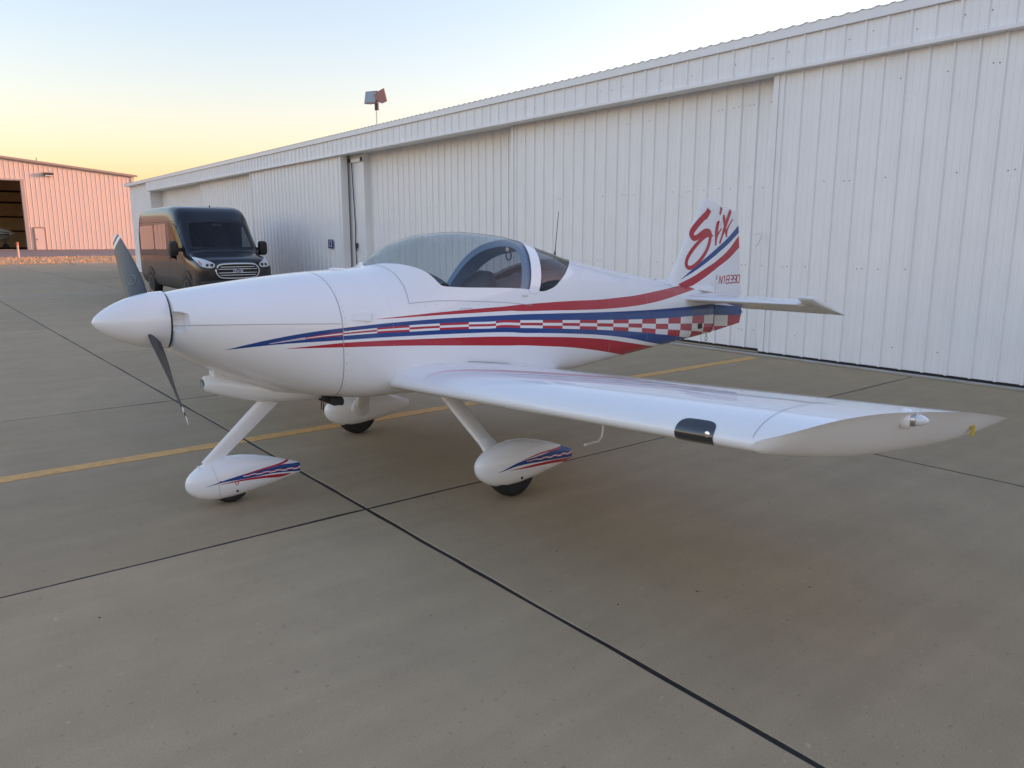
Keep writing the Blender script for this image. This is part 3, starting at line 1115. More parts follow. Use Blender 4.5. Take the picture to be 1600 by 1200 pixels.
A_ = lambda pts: crop(pts, 340, 420, 3.478)
Bc = lambda pts: crop(pts, 780, 420, 3.636)
Cc = lambda pts: crop(pts, 1000, 280, 4.0)
Dc = lambda pts: crop(pts, 1000, 430, 8.889)
blue_u = A_([(35, 443), (150, 415), (300, 382), (500, 346), (680, 322), (860, 302), (1040, 285), (1200, 272), (1400, 260), (1600, 250)]) + Bc([(120, 259), (300, 254), (500, 249), (700, 242), (850, 234), (1000, 222), (1100, 212), (1200, 200)]) + Dc([(1240, 405), (1400, 380)])
check_u = A_([(280, 406), (475, 373), (680, 342), (865, 322), (1040, 307), (1205, 297), (1365, 290), (1510, 285)]) + Bc([(0, 293), (120, 292), (248, 291), (458, 291), (648, 290), (812, 286), (960, 280), (1095, 268), (1220, 257), (1370, 243)])
check_l = A_([(280, 409), (475, 384), (680, 365), (867, 350), (1045, 342), (1210, 333), (1365, 327), (1515, 322)]) + Bc([(0, 334), (120, 336), (248, 338), (458, 343), (648, 350), (812, 361), (890, 370), (960, 376), (1030, 386), (1080, 394)])
blue_l = A_([(35, 443), (150, 430), (300, 414), (475, 401), (680, 388), (867, 375), (1045, 365), (1365, 350), (1600, 345)]) + Bc([(120, 364), (248, 365), (458, 370), (600, 378), (740, 395), (850, 417), (920, 430)])
redl_u = A_([(375, 434), (560, 415), (680, 403), (860, 392), (1045, 384), (1365, 372), (1600, 368)]) + Bc([(120, 386), (300, 387), (458, 391), (600, 400), (740, 420), (870, 440)])
redl_l = A_([(375, 435), (560, 430), (680, 427), (860, 422), (1045, 418), (1365, 417), (1600, 417)]) + Bc([(120, 435), (248, 439), (400, 446), (520, 459), (620, 474), (690, 487)])
redu_u = A_([(865, 273), (1000, 258), (1200, 237), (1400, 218), (1600, 200)]) + Bc([(100, 205), (200, 197), (400, 183), (600, 172), (750, 155), (900, 125), (1000, 101)])
redu_l = A_([(865, 274), (1000, 267), (1200, 252), (1400, 240), (1600, 228)]) + Bc([(100, 240), (300, 237), (458, 234), (600, 228), (740, 215), (860, 195), (960, 168), (1020, 148)])
cols_px = crop([(300, 407), (475, 378), (680, 353), (867, 336), (1043, 324), (1207, 315), (1365, 308), (1513, 303)], 340, 420, 3.478) + crop([(120, 314), (248, 315), (360, 316), (458, 317), (557, 318), (648, 319), (735, 321), (812, 322), (890, 323), (960, 324), (1030, 326), (1095, 326), (1162, 322), (1220, 318), (1297, 312), (1370, 285)], 780, 420, 3.636)
BV = [B_all, B_fin, B_rud]
T = lambda p, y=YC - .06: trace(p, BV, y)
def ext(pts, x, dz=0):
    (x0, z0), (x1, z1) = pts[-2], pts[-1]
    return pts + [(x, z1 + (z1 - z0) / (x1 - x0) * (x - x1))]
bu, bl = T(blue_u), ext(T(blue_l), 6.1)
ku = T(check_u)
kl = ext(T(check_l), 7.0)
ru, rl_ = ext(T(redl_u), 5.6), ext(T(redl_l), 5.6)
uu, ul = ext(T(redu_u), 5.95), ext(T(redu_l), 6.0)
ccols = [p[0] for p in T(cols_px)]
M['fus_paint'] = paint('white_paint_with_stripes', [(bu, bl, BLUE), (ru, rl_, RED), (uu, ul, RED)], (ku, kl, ccols, 3, 0), (1.2, 7.1), (.5, 1.8), (AX0, YC, 0))
fr_u = Cc([(110, 690), (215, 664), (280, 636), (340, 603), (410, 557), (480, 508), (550, 444), (622, 366)])
fr_l = Cc([(120, 760), (240, 716), (310, 676), (380, 632), (440, 588), (500, 540), (560, 492), (624, 438)])
fb_u = Cc([(255, 626), (350, 543), (450, 458), (540, 376), (620, 300)])
fb_l = Cc([(255, 627), (350, 569), (450, 494), (540, 416), (621, 346)])
TF = lambda p: trace(p, [B_fin, B_rud], YC - .03)
M['fin_paint'] = paint('white_fin_paint_with_stripes', [(ext(TF(fr_u), 7.05), ext(TF(fr_l), 7.05), RED), (ext(TF(fb_u), 7.05), ext(TF(fb_l), 7.05), BLUE), ([(6.46, 1.005), (7.05, .955)], [(6.46, .90), (7.05, .855)], BLUE)],
                       ([(6.40, .905), (7.05, .862)], [(6.40, .57), (7.05, .52)], [6.06, 6.24, 6.415, 6.49, 6.735, 7.06], 3, 1), (5.4, 7.1), (.5, 2.2), (AX0, YC, 0))

# ---- fuselage with parts
fo = fus_mb.build('fuselage', M['fus_paint'], plane, smooth=True, weld=.0006, angle=40)
co = cowl_mb.build('cowl', M['fus_paint'], plane, smooth=True, weld=.0006, angle=40)
# cooling inlets cut into the cowl front
def cutter(side):
    c = MB()
    yc_ = YC + side * .232
    rings = []
    for x, a, b in ((1.18, .088, .062), (1.235, .086, .060), (1.275, .070, .050)):
        rings.append([(x, yc_ + a * math.copysign(abs(math.cos(q)) ** .6, math.cos(q)), 1.195 + b * math.copysign(abs(math.sin(q)) ** .6, math.sin(q))) for q in [2 * math.pi * k / 20 for k in range(20)]])
    c.loft(rings)
    return c.build('cutter', M['paint'])
for side in (-1, 1):
    cu_ = cutter(side)
    md = co.modifiers.new('cut', 'BOOLEAN')
    md.operation = 'DIFFERENCE'
    md.solver = 'EXACT'
    md.object = cu_
    bpy.context.view_layer.update()
    me = bpy.data.meshes.new_from_object(co.evaluated_get(bpy.context.evaluated_depsgraph_get()))
    co.modifiers.clear()
    if len(me.polygons) > 500:
        co.data = me
    bpy.data.objects.remove(cu_)
castF, castC = px_cast(B_f), px_cast(B_c)
def both_cast(p):
    best = None
    for b in BV:
        loc, nor, i, d = b.ray_cast(CAM, ray(*p))
        if loc is not None and (best is None or d < best[2]):
            best = (loc, nor if nor.dot(ray(*p)) < 0 else -nor, d)
    return best[:2] if best else None
# panel gaps
sm = MB()
ribbon(sm, [(270, 509.5), (300, 508.5), (400, 507), (470, 506.5), (533, 506)], .004, castC)
sm.build('cowl_seam', M['seam_soft'], co)
for side in (-1, 1):                       # firewall joint
    sm = MB()
    V = []
    for t in tdist(0.02, .99, 60):
        a, b = fus(2.1105, t, side, .0004), fus(2.1135, t, side, .0004)
        V += [a, b]
    sm.add(V, [(2 * i, 2 * i + 1, 2 * i + 3, 2 * i + 2) for i in range(60)])
    sm.build('firewall_seam', M['seam_soft'], fo)
for side in (-1, 1):                       # canopy skirt joint
    sm = MB()
    path = [(2.572, .99), (2.580, .93), (2.594, .81), (2.598, .706), (2.588, .622), (2.60, .619), (2.72, .606), (2.837, .597), (3.121, .581), (3.435, .567), (3.64, .556)]
    pts = []
    for a, b in zip(path[:-1], path[1:]):
        pts += [(a[0] + (b[0] - a[0]) * k / 8, a[1] + (b[1] - a[1]) * k / 8) for k in range(8)]
    P3 = [fus(x, t, side, .0012) for x, t in pts]
    V = []
    for i, p in enumerate(P3):
        tg = (P3[min(i + 1, len(P3) - 1)] - P3[max(i - 1, 0)]).normalized()
        nrm = (p - Vector((p.x, YC, 1.0))).normalized()
        sd = tg.cross(nrm).normalized() * .0020
        V += [p - sd, p + sd]
    sm.add(V, [(2 * i, 2 * i + 1, 2 * i + 3, 2 * i + 2) for i in range(len(P3) - 1)])
    sm.build('canopy_skirt_seam', M['seam_soft'], fo)
# side air vent with dark mouth
vent = MB()
pv = [castF(p)[0] for p in ((549, 491), (578, 488), (578, 503), (549, 500))]
nv = castF((570, 496))[1]
vent.add([pv[0] + nv * .001, pv[1] + nv * .020, pv[2] + nv * .020, pv[3] + nv * .001, pv[1] - nv * .001, pv[2] - nv * .001], [(0, 1, 2, 3), (0, 4, 1), (3, 2, 5)])
vo = vent.build('side_vent', M['paint'], fo, smooth=True)
vent = MB()
vent.add([pv[1] + nv * .018, pv[2] + nv * .018, pv[2] + nv * .001, pv[1] + nv * .001], [(0, 1, 2, 3)])
vent.build('vent_mouth', M['seam'], vo)
# door catch, fuel flap, tail vent, tie-down ring
sm = MB()
patch(sm, [(816, 461), (825, 461), (824, 464), (815, 464)], castF, .004, 3, .004)
sm.build('canopy_catch', M['metal'], fo)
sm = MB()
ribbon(sm, [(718, 483), (726, 482), (736, 481.5), (738, 483)], .004, castF)
sm.build('fuel_vent_line', M['seam_soft'], fo)
sm = MB()
patch(sm, [(1090, 506), (1097, 505), (1097, 513), (1090, 514)], castF, .002, 3)
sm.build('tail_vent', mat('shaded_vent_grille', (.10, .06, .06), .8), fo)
tr = MB()
c_ = Vector((6.40, YC - .01, .665))
tr.tube([c_ + Vector((math.cos(q) * .018, 0, math.sin(q) * .026)) for q in [2 * math.pi * k / 14 for k in range(15)]], .0045, 6, caps=(False, False))
tr.tube([c_ + Vector((0, 0, .025)), c_ + Vector((0, 0, .07))], .006, 6)
tr.build('tie_down_ring', M['metal'], plane, smooth=True)
# antenna puck on the fuselage top
pk_ = MB()
pz = SF[0](2.30)
pk_.lathe((2.33, YC - .02, pz - .012), (0.02, 0, 1), ((0, .058), (.014, .058), (.021, .052), (.024, .03)), 28)
pk_.build('gps_antenna', M['paint'], plane, smooth=True)

# ---- canopy
g_front, g_rear = MB(), MB()
NG = 40
gx = [2.541 + .0125 * k for k in range(28)] + [2.9 + .03 * k for k in range(50)] + [4.402]
gx = sorted(set(round(x, 4) for x in gx if 2.54 < x < 4.404))
def hoop_x(t):
    return 3.60 + .215 * min(1, max(0, (t - .611) / .32)) ** .8
rings = []
for x in gx:
    t1 = ts(x)
    L = [fus(x, t, -1, -.002) for t in tdist(t1, 1, NG)]
    Rr = [fus(x, t, 1, -.002) for t in tdist(t1, 1, NG)]
    rings.append(L + list(reversed(Rr))[1:])
for i in range(len(gx) - 1):
    for j in range(2 * NG):
        t1 = ts(gx[i])
        tt = t1 + (1 - t1) * (1 - abs(j + .5 - NG) / NG)
        mb_ = g_front if (gx[i] + gx[i + 1]) / 2 < hoop_x(tt) + .05 else g_rear
        mb_.add([rings[i][j], rings[i][j + 1], rings[i + 1][j + 1], rings[i + 1][j]], [(0, 1, 2, 3)])
can = g_front.build('canopy', M['canopy'], plane, smooth=True, weld=.0004, angle=60)
g_rear.build('rear_window', M['rear_glass'], plane, smooth=True, weld=.0004, angle=60)
# white band and slate roll bar hoop
def hoop(off, x0, x1, mt, name, thick, tmin=.609, parent=plane):
    m_ = MB()
    o, i_ = [], []
    for side in (-1, 1):
        tt = tdist(tmin, 1, 40)
        if side > 0:
            tt = list(reversed(tt))[1:]
        for t in tt:
            hx = hoop_x(t)
            o.append([fus(hx + x0, t, side, off), fus(hx + x1, t, side, off), fus(hx + x1, t, side, off - thick), fus(hx + x0, t, side, off - thick)])
    m_.loft(o)
    return m_.build(name, mt, parent, smooth=True, angle=30)
hoop(.006, 0.0, .098, M['paint'], 'canopy_band', .007, .600)
hoop(-.014, -.045, .115, M['hoop'], 'roll_bar', .050, .575)
# handle hanging from the roll bar
lt = MB()
hx = hoop_x(1) + .03
lt.box((hx - .035, YC - .02, 1.565), (hx + .005, YC + .02, 1.635))
lo_ = lt.build('canopy_latch', M['metal'], plane, bevel=.004)
lt = MB()
lt.tube([(hx - .02, YC + .034 * math.sin(q), 1.565 - .032 + .034 * math.cos(q)) for q in [2 * math.pi * k / 20 for k in range(21)]], .006, 8, caps=(False, False))
lt.build('latch_ring', M['dark_metal'], lo_, smooth=True)

# ---- cockpit interior
tub = MB()
rings = []
for x in [2.56 + .06 * k for k in range(31)]:
    t1 = min(ts(x), .98) - .012
    sh = lambda p: Vector((p.x, YC + (p.y - YC) * .965, p.z * .985 + .012))
    L = [sh(fus(x, t, -1)) for t in tdist(.06, t1, 24)]
    Rr = [sh(fus(x, t, 1)) for t in tdist(.06, t1, 24)]
    rings.append(list(reversed(L)) + Rr)
tub.loft(rings, False, (True, True))
tub.build('cockpit_tub', M['tub'], plane, smooth=True)
gs = MB()
rings = []
for x, z, hw in ((2.56, 1.445, .30), (2.66, 1.462, .40), (2.80, 1.462, .46), (2.90, 1.452, .475), (2.93, 1.440, .475), (2.93, 1.415, .475)):
    rings.append([(x, YC - hw + 2 * hw * k / 20, z - .085 * abs(2 * k / 20 - 1) ** 2.4) for k in range(21)])
gs.loft(rings, False, (False, False))
gs.build('glareshield', M['black'], plane, smooth=True)
ip = MB()
ip.box((2.90, YC - .46, 1.08), (2.915, YC + .46, 1.36))
ipo = ip.build('instrument_panel', M['tub'], plane)
for k, (dy, dz) in enumerate(((-.28, 1.28), (-.16, 1.28), (-.04, 1.28), (.08, 1.28), (-.28, 1.17), (-.16, 1.17), (.22, 1.24))):
    d_ = MB()
    d_.lathe((2.9165, YC + dy, dz), (1, 0, 0), ((0, .042), (.008, .042), (.009, .036)), 18)
    d_.build('gauge', M['black'], ipo)
for side in (-1, 1):
    se = MB()
    yc_ = YC + side * .235
    rings = []
    for t in range(13):
        u = t / 12
        x = 3.44 + .34 * u ** 1.05
        z = .90 + .49 * u
        hw = .20 if u < .75 else .20 - .11 * ((u - .75) / .25) ** 1.6
        dx, dz = .86, -.5
        th = .055 if u < .9 else .04
        ring = []
        for k in range(16):
            q = 2 * math.pi * k / 16
            a, b = math.copysign(abs(math.cos(q)) ** .5, math.cos(q)), math.copysign(abs(math.sin(q)) ** .6, math.sin(q))
            ring.append((x + dx * th * b, yc_ + hw * a, z + dz * th * b))
        rings.append(ring)
    se.loft(rings)
    so = se.build('seat', M['seat'], plane, smooth=True, angle=60)
    cu2 = MB()
    cu2.loft([[(x, yc_ + y, z) for y, z in ((-.20, .82), (.20, .82), (.21, .90), (.18, .95), (-.18, .95), (-.21, .90))] for x in (3.02, 3.06, 3.46)])
    cu2.build('seat_cushion', M['seat'], so, smooth=True)
sh_ = MB()      # baggage cover behind the seats
sh_.loft([[(x, YC - hw + 2 * hw * k / 12, z + .03 * math.sin(math.pi * k / 12)) for k in range(13)] for x, z, hw in ((3.72, 1.22, .46), (3.95, 1.30, .44), (4.15, 1.35, .38), (4.36, 1.38, .27))], False, (False, False))
sh_.build('baggage_shelf', M['seat_light'], plane, smooth=True)
stk = MB()
stk.tube([(3.0, YC - .25, .75), (3.02, YC - .25, 1.05), (3.05, YC - .25, 1.16)], [.014, .014, .02], 8)
stk.build('control_stick', M['black'], plane, smooth=True)

# ---- whip antenna behind the canopy
wa = MB()
base = Vector((4.42, YC + .12, 1.475))
wa.tube([base, base + Vector((.01, .005, .06)), base + Vector((.02, .01, .10)), base + Vector((.09, .05, .42))], [.012, .009, .0035, .0025], 7)
wa.build('whip_antenna', M['black'], plane, smooth=True)

# ---- spinner and propeller
PCX, PZ = 1.120, 1.186
sp_ = MB()
prof = []
for k in range(25):
    u = k / 24
    prof.append((.382 * u, .170 * (1 - (1 - u) ** 1.75) ** .70))
sp_.lathe((.822, YC, PZ + .012), (1, 0, -.02), prof, 48, caps=(True, True))
spinner = sp_.build('spinner', M['paint'], plane, smooth=True, weld=.0002, angle=50)
sp_ = MB()
sp_.lathe((1.2045, YC, PZ + .004), (1, 0, 0), ((0, .163), (.012, .163)), 40)
sp_.build('spinner_gap', M['seam'], spinner)
def blade(sign):
    m_ = MB()
    ang = R(36.5)
    ra = Vector((0, math.cos(ang), math.sin(ang))) * sign
    ta = Vector((1, 0, 0)).cross(ra).normalized()
    rings = []
    mats = []
    for r, ch, tw, th in ((.10, .085, 50, .30), (.15, .10, 46, .26), (.22, .135, 40, .18), (.32, .158, 33, .13), (.45, .160, 26, .105), (.58, .146, 21, .09), (.68, .126, 18, .085), (.745, .108, 16.5, .08), (.775, .098, 16, .08), (.80, .080, 15.5, .08), (.818, .05, 15, .08), (.826, .02, 15, .10)):
        c_, s_ = math.cos(R(tw)), math.sin(R(tw))
        cd_ = ta * c_ + Vector((1, 0, 0)) * s_          # chord direction, trailing edge aft
        nd_ = ra.cross(cd_)
        ctr = Vector((PCX, YC, PZ)) + ra * r
        ring = []
        for k in range(20):
            q = 2 * math.pi * k / 20
            ring.append(ctr + cd_ * (ch / 2 * math.cos(q)) + nd_ * (ch * th / 2 * math.sin(q) * (1.0 - .35 * math.cos(q))))
        rings.append(ring)
    for i in range(len(rings) - 1):
        m_.loft(rings[i:i + 2], True, (i == 0, i == len(rings) - 2), 1 if i in (7, 9, 10) else 0)
    return m_, ra
for sgn in (1, -1):
    m_, ra = blade(sgn)
    bo = m_.build('propeller_blade', [M['blade'], M['pale']], plane, smooth=True, weld=.0003, angle=50)
    ct = px_cast(m_.bvh())
    if sgn == 1:
        lg = MB()
        rim = [(206 + 6.5 * math.cos(q), 437 + 7.5 * math.sin(q)) for q in [2 * math.pi * k / 16 for k in range(17)]]
        ribbon(lg, rim, .009, ct, .0015, 1.5)
        ribbon(lg, [(202, 434), (206, 441), (209, 433)], .008, ct, .0015, 1.5)
        lg.build('blade_emblem', M['blade_logo'], bo)

# ---- wing
def camber(x):
    m_, k1 = .2025, 15.957
    return k1 / 6 * (x ** 3 - 3 * m_ * x * x + m_ * m_ * (3 - m_) * x) if x < m_ else k1 * m_ ** 3 / 6 * (1 - x)
XLE, XTE = 2.430, 3.905
NW = 34
WC = [.5 - .5 * math.cos(math.pi * k / NW) for k in range(NW + 1)]
def wing_frame(y):
    d = abs(y - YC) - .52
    return Vector((XLE, y, .735 + d * .0612)), Vector((XTE, y, .668 + d * .0600))
def wing_pt(y, xc, upper, le=None, te=None, tk=.135, lowmix=0.0):
    a, b = wing_frame(y)
    le, te = le or a, te or b
    c = (te - le).length
    zu, zl = camber(xc) + naca(xc, tk), camber(xc) - naca(xc, tk)
    z = zu if upper else zl + (zu - zl) * lowmix
    return le + (te - le) * xc + Vector((0, 0, z * c))
def wing_ring(y, le=None, te=None, tk=.135, lowmix=0.0):
    top = [wing_pt(y, x, True, le, te, tk) for x in reversed(WC)]
    bot = [wing_pt(y, x, False, le, te, tk, lowmix) for x in WC[1:]]
    return top + bot[:-1]
YE = 1.60                                   # end of the flat wing, start of the moulded tip
def wing_side(side):
    m_ = MB()
    yy = [YC - .30, YC - .45] + [YC - .52 - k * (YC - .52 - YE) / 12 for k in range(13)]
    if side > 0:
        yy = [2 * YC - y for y in yy]
    m_.loft([wing_ring(y) for y in yy], True, (True, False))
    return m_
YT = pchip([0, .02, .05, .095, .163, .264, .353, .50, .73, 1.0], [1.592, 1.50, 1.43, 1.375, 1.325, 1.280, 1.245, 1.205, 1.200, 1.222])
YB = pchip([0, .05, .20, .45, .75, 1.0], [1.597, 1.575, 1.495, 1.385, 1.275, 1.24])
def tip_side(side):
    m_ = MB()
    fy_ = lambda y: y if side < 0 else 2 * YC - y
    def top(s_):
        return [wing_pt(fy_(YE + (YT(x) - YE) * s_), x, True) for x in WC]
    def under(g):
        R_ = []
        for x in WC:
            y = YT(x) + (YB(x) - YT(x)) * g
            p, q = wing_pt(fy_(y), x, True), wing_pt(fy_(y), x, False)
            R_.append(p + (q - p) * math.sin(g * math.pi / 2) ** 1.15)
        return R_
    def low(s_):
        return [wing_pt(fy_(YE + (YB(x) - YE) * s_), x, False) for x in WC]
    rows = [top(s_) for s_ in (0, .25, .5, .75, .93, 1.0)]
    rows += [under(g) for g in (.04, .12, .22, .34, .46, .58, .70, .82, .92, 1.0)]
    rows += [low(s_) for s_ in (.6, .3, 0)]
    m_.loft(rows, False, (False, False))
    return m_
for side in (-1, 1):
    wm = wing_side(side)
    tm = tip_side(side)
    wo = wm.build('wing', M['paint'], plane, smooth=True, angle=45)
    to = tm.build('wing_tip', M['paint'], wo, smooth=True, weld=.0006, angle=50)
    fy = lambda y: y if side < 0 else 2 * YC - y
    def strip(pts, wdt, mt, name, par=None):
        s2 = MB()
        V = []
        for i, (y, x, up_) in enumerate(pts):
            p = wing_pt(fy(y), x, up_)
            q0 = pts[max(i - 1, 0)]
            q1 = pts[min(i + 1, len(pts) - 1)]
            tg = (wing_pt(fy(q1[0]), q1[1], q1[2]) - wing_pt(fy(q0[0]), q0[1], q0[2])).normalized()
            e1 = wing_pt(fy(y), min(x + .01, 1), up_) - wing_pt(fy(y), max(x - .01, 0), up_)
            nn = e1.cross(Vector((0, 1, 0))).normalized()
            if (nn.z > 0) != up_ and abs(nn.z) > .05:
                nn = -nn
            if x < .01:
                nn = Vector((-1, 0, .3 if up_ else -.3)).normalized()
            sd = tg.cross(nn).normalized() * wdt / 2
            V += [p + nn * .0012 - sd, p + nn * .0012 + sd]
        s2.add(V, [(2 * i, 2 * i + 1, 2 * i + 3, 2 * i + 2) for i in range(len(pts) - 1)])
        s2.build(name, mt, par or wo)
    strip([(YE, x, True) for x in reversed(WC[2:])] + [(YE, x, False) for x in WC[2:12]], .003, M['seam_soft'], 'tip_seam')
    strip([(YC - .56 - k * .35, .765, True) for k in range(8)], .006, M['seam_soft'], 'flap_gap')
    strip([(YC - 1.95, x, True) for x in tdist(.765, .985, 8)], .006, M['seam_soft'], 'flap_gap')
    strip([(YC - .562, x, True) for x in tdist(.40, .66, 10)], .010, M['seam'], 'root_gap')
    wr = []
    for yy_, cnt in ((YE + .02, 40), (YE + .62, 46), (YE + 1.24, 46), (YE + 1.86, 46)):
        for k in range(cnt):
            xc = .04 + .70 * k / cnt
            p_ = wing_pt(fy(yy_), xc, True)
            e_ = wing_pt(fy(yy_), xc + .01, True) - p_
            n_ = e_.cross(Vector((0, 1, 0))).normalized()
            wr.append((p_, n_ if n_.z > 0 else -n_))
    for k in range(70):
        p_ = wing_pt(fy(YE + .03 + .037 * k), .24, True)
        wr.append((p_, Vector((.02, 0, 1)).normalized()))
    m_ = MB()
    for p_, n_ in wr:
        a_ = n_.orthogonal().normalized() * .0028
        b_ = n_.cross(a_).normalized() * .0028
        c_ = p_ + n_ * .0006
        m_.add([c_ + a_, c_ + b_, c_ - a_, c_ - b_], [(0, 1, 2, 3)])
    wro = m_.build('rivets', mat('wing_rivet_heads', (.60, .60, .62), .5), wo)
    wro['kind'] = 'stuff'
    # landing light window in the leading edge
    ll = MB()
    y0, y1 = 1.772, 1.962
    U0, U1 = -.085, .075                    # signed arc: negative above the nose, positive below
    poly = []
    for k in range(40):
        q = 2 * math.pi * k / 40
        ca, sa = math.cos(q), math.sin(q)
        poly.append(((y0 + y1) / 2 + (y1 - y0) / 2 * math.copysign(abs(ca) ** .45, ca), (U0 + U1) / 2 + (U1 - U0) / 2 * math.copysign(abs(sa) ** .45, sa)))
    def le_cast(p):
        v = p[1]
        xc = (abs(v) / .09) ** 2 * .035 if abs(v) < .09 else .035
        up_ = v < 0
        P0 = wing_pt(fy(p[0]), xc, up_)
        P1 = wing_pt(fy(p[0]), xc + .001, up_)
        e1 = P1 - P0
        nn = e1.cross(Vector((0, 1, 0))).normalized()
        if (nn.z > 0) != up_:
            nn = -nn
        if xc < .0004:
            nn = Vector((-1, 0, 0))
        return P0, nn
    patch(ll, poly, le_cast, .0025, .012, .002)
    lw = ll.build('landing_light_window', mat('dark_light_bay', (.015, .017, .020), .12, coat=1.0, coat_rough=.02), wo, smooth=True, angle=60)
    lb = MB()
    c0 = wing_pt(fy(1.80), .004, True)
    lb.lathe(c0 + Vector((-.004, 0, -.006)), (-1, 0, .1), ((0, .013), (.003, .012), (.005, .006)), 16)
    lb.build('landing_lamp', M['chrome'], lw, smooth=True)
    # navigation light on the tip
    nl_ = MB()
    bt = tm.bvh()
    hit = px_cast(bt)((1424, 655)) if side < 0 else None
    if side < 0:
        npos = hit[0]
    else:
        npos = Vector((npos.x, 2 * YC - npos.y, npos.z))
    od = Vector((.25, side * .95, 0)).normalized()
    nl_.lathe(npos - od * .03, od, ((0, .040), (.022, .040), (.030, .034)), 24)
    nb = nl_.build('nav_light_base', M['paint'], to, smooth=True, angle=40)
    nl_ = MB()
    nl_.lathe(npos - od * .002, od, ((0, .027), (.018, .027), (.020, .024)), 20)
    nl_.build('nav_light_collar', M['metal'], nb, smooth=True, angle=40)
    nl_ = MB()
    nl_.lathe(npos + od * .018, od, ((0, .023), (.016, .022), (.034, .014), (.044, .005)), 20)
    nl_.build('nav_light_lens', M['lens'], nb, smooth=True, angle=60)
    # yellow tell-tale hanging under the tip
    if side < 0:
        yt = MB()
        h2 = px_cast(bt)((1522, 661))
        q = h2[0] if h2 else Vector((3.6, 1.25, .84))
        yt.box((q.x - .012, q.y - .002, q.z - .055), (q.x + .012, q.y + .006, q.z - .012))
        yt.build('tip_tab', M['yellow'], to)
    # aileron and flap brackets hidden below are left out; pitot tube under the left wing
    if side < 0:
        pt_ = MB()
        pa = wing_pt(2.86, .34, False)
        pt_.tube([pa + Vector((0, 0, .02)), pa + Vector((0, 0, -.09)), pa + Vector((-.008, 0, -.13)), pa + Vector((-.035, 0, -.15)), pa + Vector((-.14, 0, -.152))], .0065, 8)
        pt_.build('pitot_tube', M['pale'], wo, smooth=True)

# ---- tail surfaces
fin_o = fin_mb.build('fin', M['fin_paint'], plane, smooth=True, weld=.0002, angle=40)
rud_o = rud_mb.build('rudder', M['fin_paint'], plane, smooth=True, weld=.0002, angle=40)
# flush rivets and screws on the near skins, too small to pick apart singly
def dot_rows(name, pts_fn, par, mt, r=.0028):
    m_ = MB()
    for p, n_ in pts_fn:
        a = n_.orthogonal().normalized() * r
        b = n_.cross(a).normalized() * r
        c = p + n_ * .0006
        m_.add([c + a, c + b, c - a, c - b], [(0, 1, 2, 3)])
    o = m_.build(name, mt, par)
    o['kind'] = 'stuff'
M['rivet'] = mat('rivet_heads', (.56, .56, .58), .5)
M['screw_dot'] = mat('fairing_screws', (.34, .34, .36), .45)
def skin(x, t, side):
    p = fus(x, t, side)
    e1, e2 = fus(x + .01, t, side) - p, fus(x, min(t + .01, 1), side) - p
    n_ = e1.cross(e2)
    n_ = n_.normalized() if n_.length > 0 else Vector((0, side, 0))
    return p, (n_ if n_.y * side > 0 or n_.z > .3 else -n_)
for side in (-1, 1):
    R1 = [skin(x, .22 + .011 * k, side) for x in (2.45, 4.55, 5.15, 5.70) for k in range(int((.93 - .22) / .011)) if not (x < 2.5 and .22 + .011 * k > .95)]
    R1 += [skin(4.45 + .03 * k, .80, side) for k in range(42)] + [skin(4.2 + .03 * k, .25, side) for k in range(60)]
    dot_rows('rivets', R1, fo, M['rivet'])
    dot_rows('cowl_screws', [skin(2.128, .12 + .032 * k, side) for k in range(26)] + [skin(2.70 + .085 * k, .592 - .0042 * k, side) for k in range(11)], fo, M['screw_dot'], .0034)
# fin root fairing
ff = MB()
rings = []
for k in range(13):
    u = k / 12
    x = 5.60 + .80 * u
    zt_ = SF[0](x)
    hw = .012 + .075 * u
    rings.append([(x, YC + hw * math.sin(q), zt_ - .035 + (.05 + .04 * u) * math.cos(q)) for q in [-1.5 + 3.0 * j / 12 for j in range(13)]])
ff.loft(rings, False, (False, False))
ff.build('fin_fairing', M['paint'], plane, smooth=True)
sm = MB()
ribbon(sm, crop([(320, 112), (420, 145), (480, 180), (515, 230), (530, 260)], 1000, 430, 8.889), .006, both_cast, .003, 2)
sm.build('empennage_seam', M['seam_soft'], fo)
HZ = 1.098
for side in (-1, 1):
    st = MB()
    rings = []
    for k in range(9):
        u = k / 8
        y = YC + side * (.05 + 1.06 * u)
        le = 5.81 + .405 * u
        te = le + (6.42 - le) / .56
        rings.append(foil_ring((le, y, HZ + .004 - .012 * u), (te, y, HZ - .006 - .012 * u), .085, (0, 0, 1), 0, .56))
    st.loft(rings)
    so = st.build('stabilizer', M['paint'], plane, smooth=True, weld=.0002, angle=40)
    el_ = MB()
    droop = R(17)
    rings = []
    hz_ = HZ - .010
    def drop(p):
        dx, dz = p.x - 6.43, p.z - hz_
        return Vector((6.43 + dx * math.cos(droop) + dz * math.sin(droop), p.y, hz_ - dx * math.sin(droop) + dz * math.cos(droop)))
    for k in range(9):
        u = k / 8
        y = YC + side * (.10 + 1.005 * u)
        te = 6.90 - .05 * u
        le = te - (te - 6.428) / .44
        rings.append([drop(p) for p in foil_ring((le, y, hz_), (te, y, hz_), .075, (0, 0, 1), .56, 1.0)])
    el_.loft(rings)
    rings = []
    for y_, s_ in ((1.108, 1), (1.20, 1), (1.225, .8), (1.238, .35)):
        y = YC + side * y_
        te, le = 6.85, 6.215 + (.03 if s_ < 1 else 0)
        rings.append([drop(p) for p in foil_ring((le, y, hz_ + .002), (te, y, hz_), .105 * s_, (0, 0, 1), 0, 1.0)])
    horn = MB()
    horn.loft(rings)
    eo = el_.build('elevator', M['paint'], plane, smooth=True, weld=.0002, angle=40)
    horn.build('elevator_horn', M['paint'], eo, smooth=True, weld=.0002, angle=40)
tl = MB()
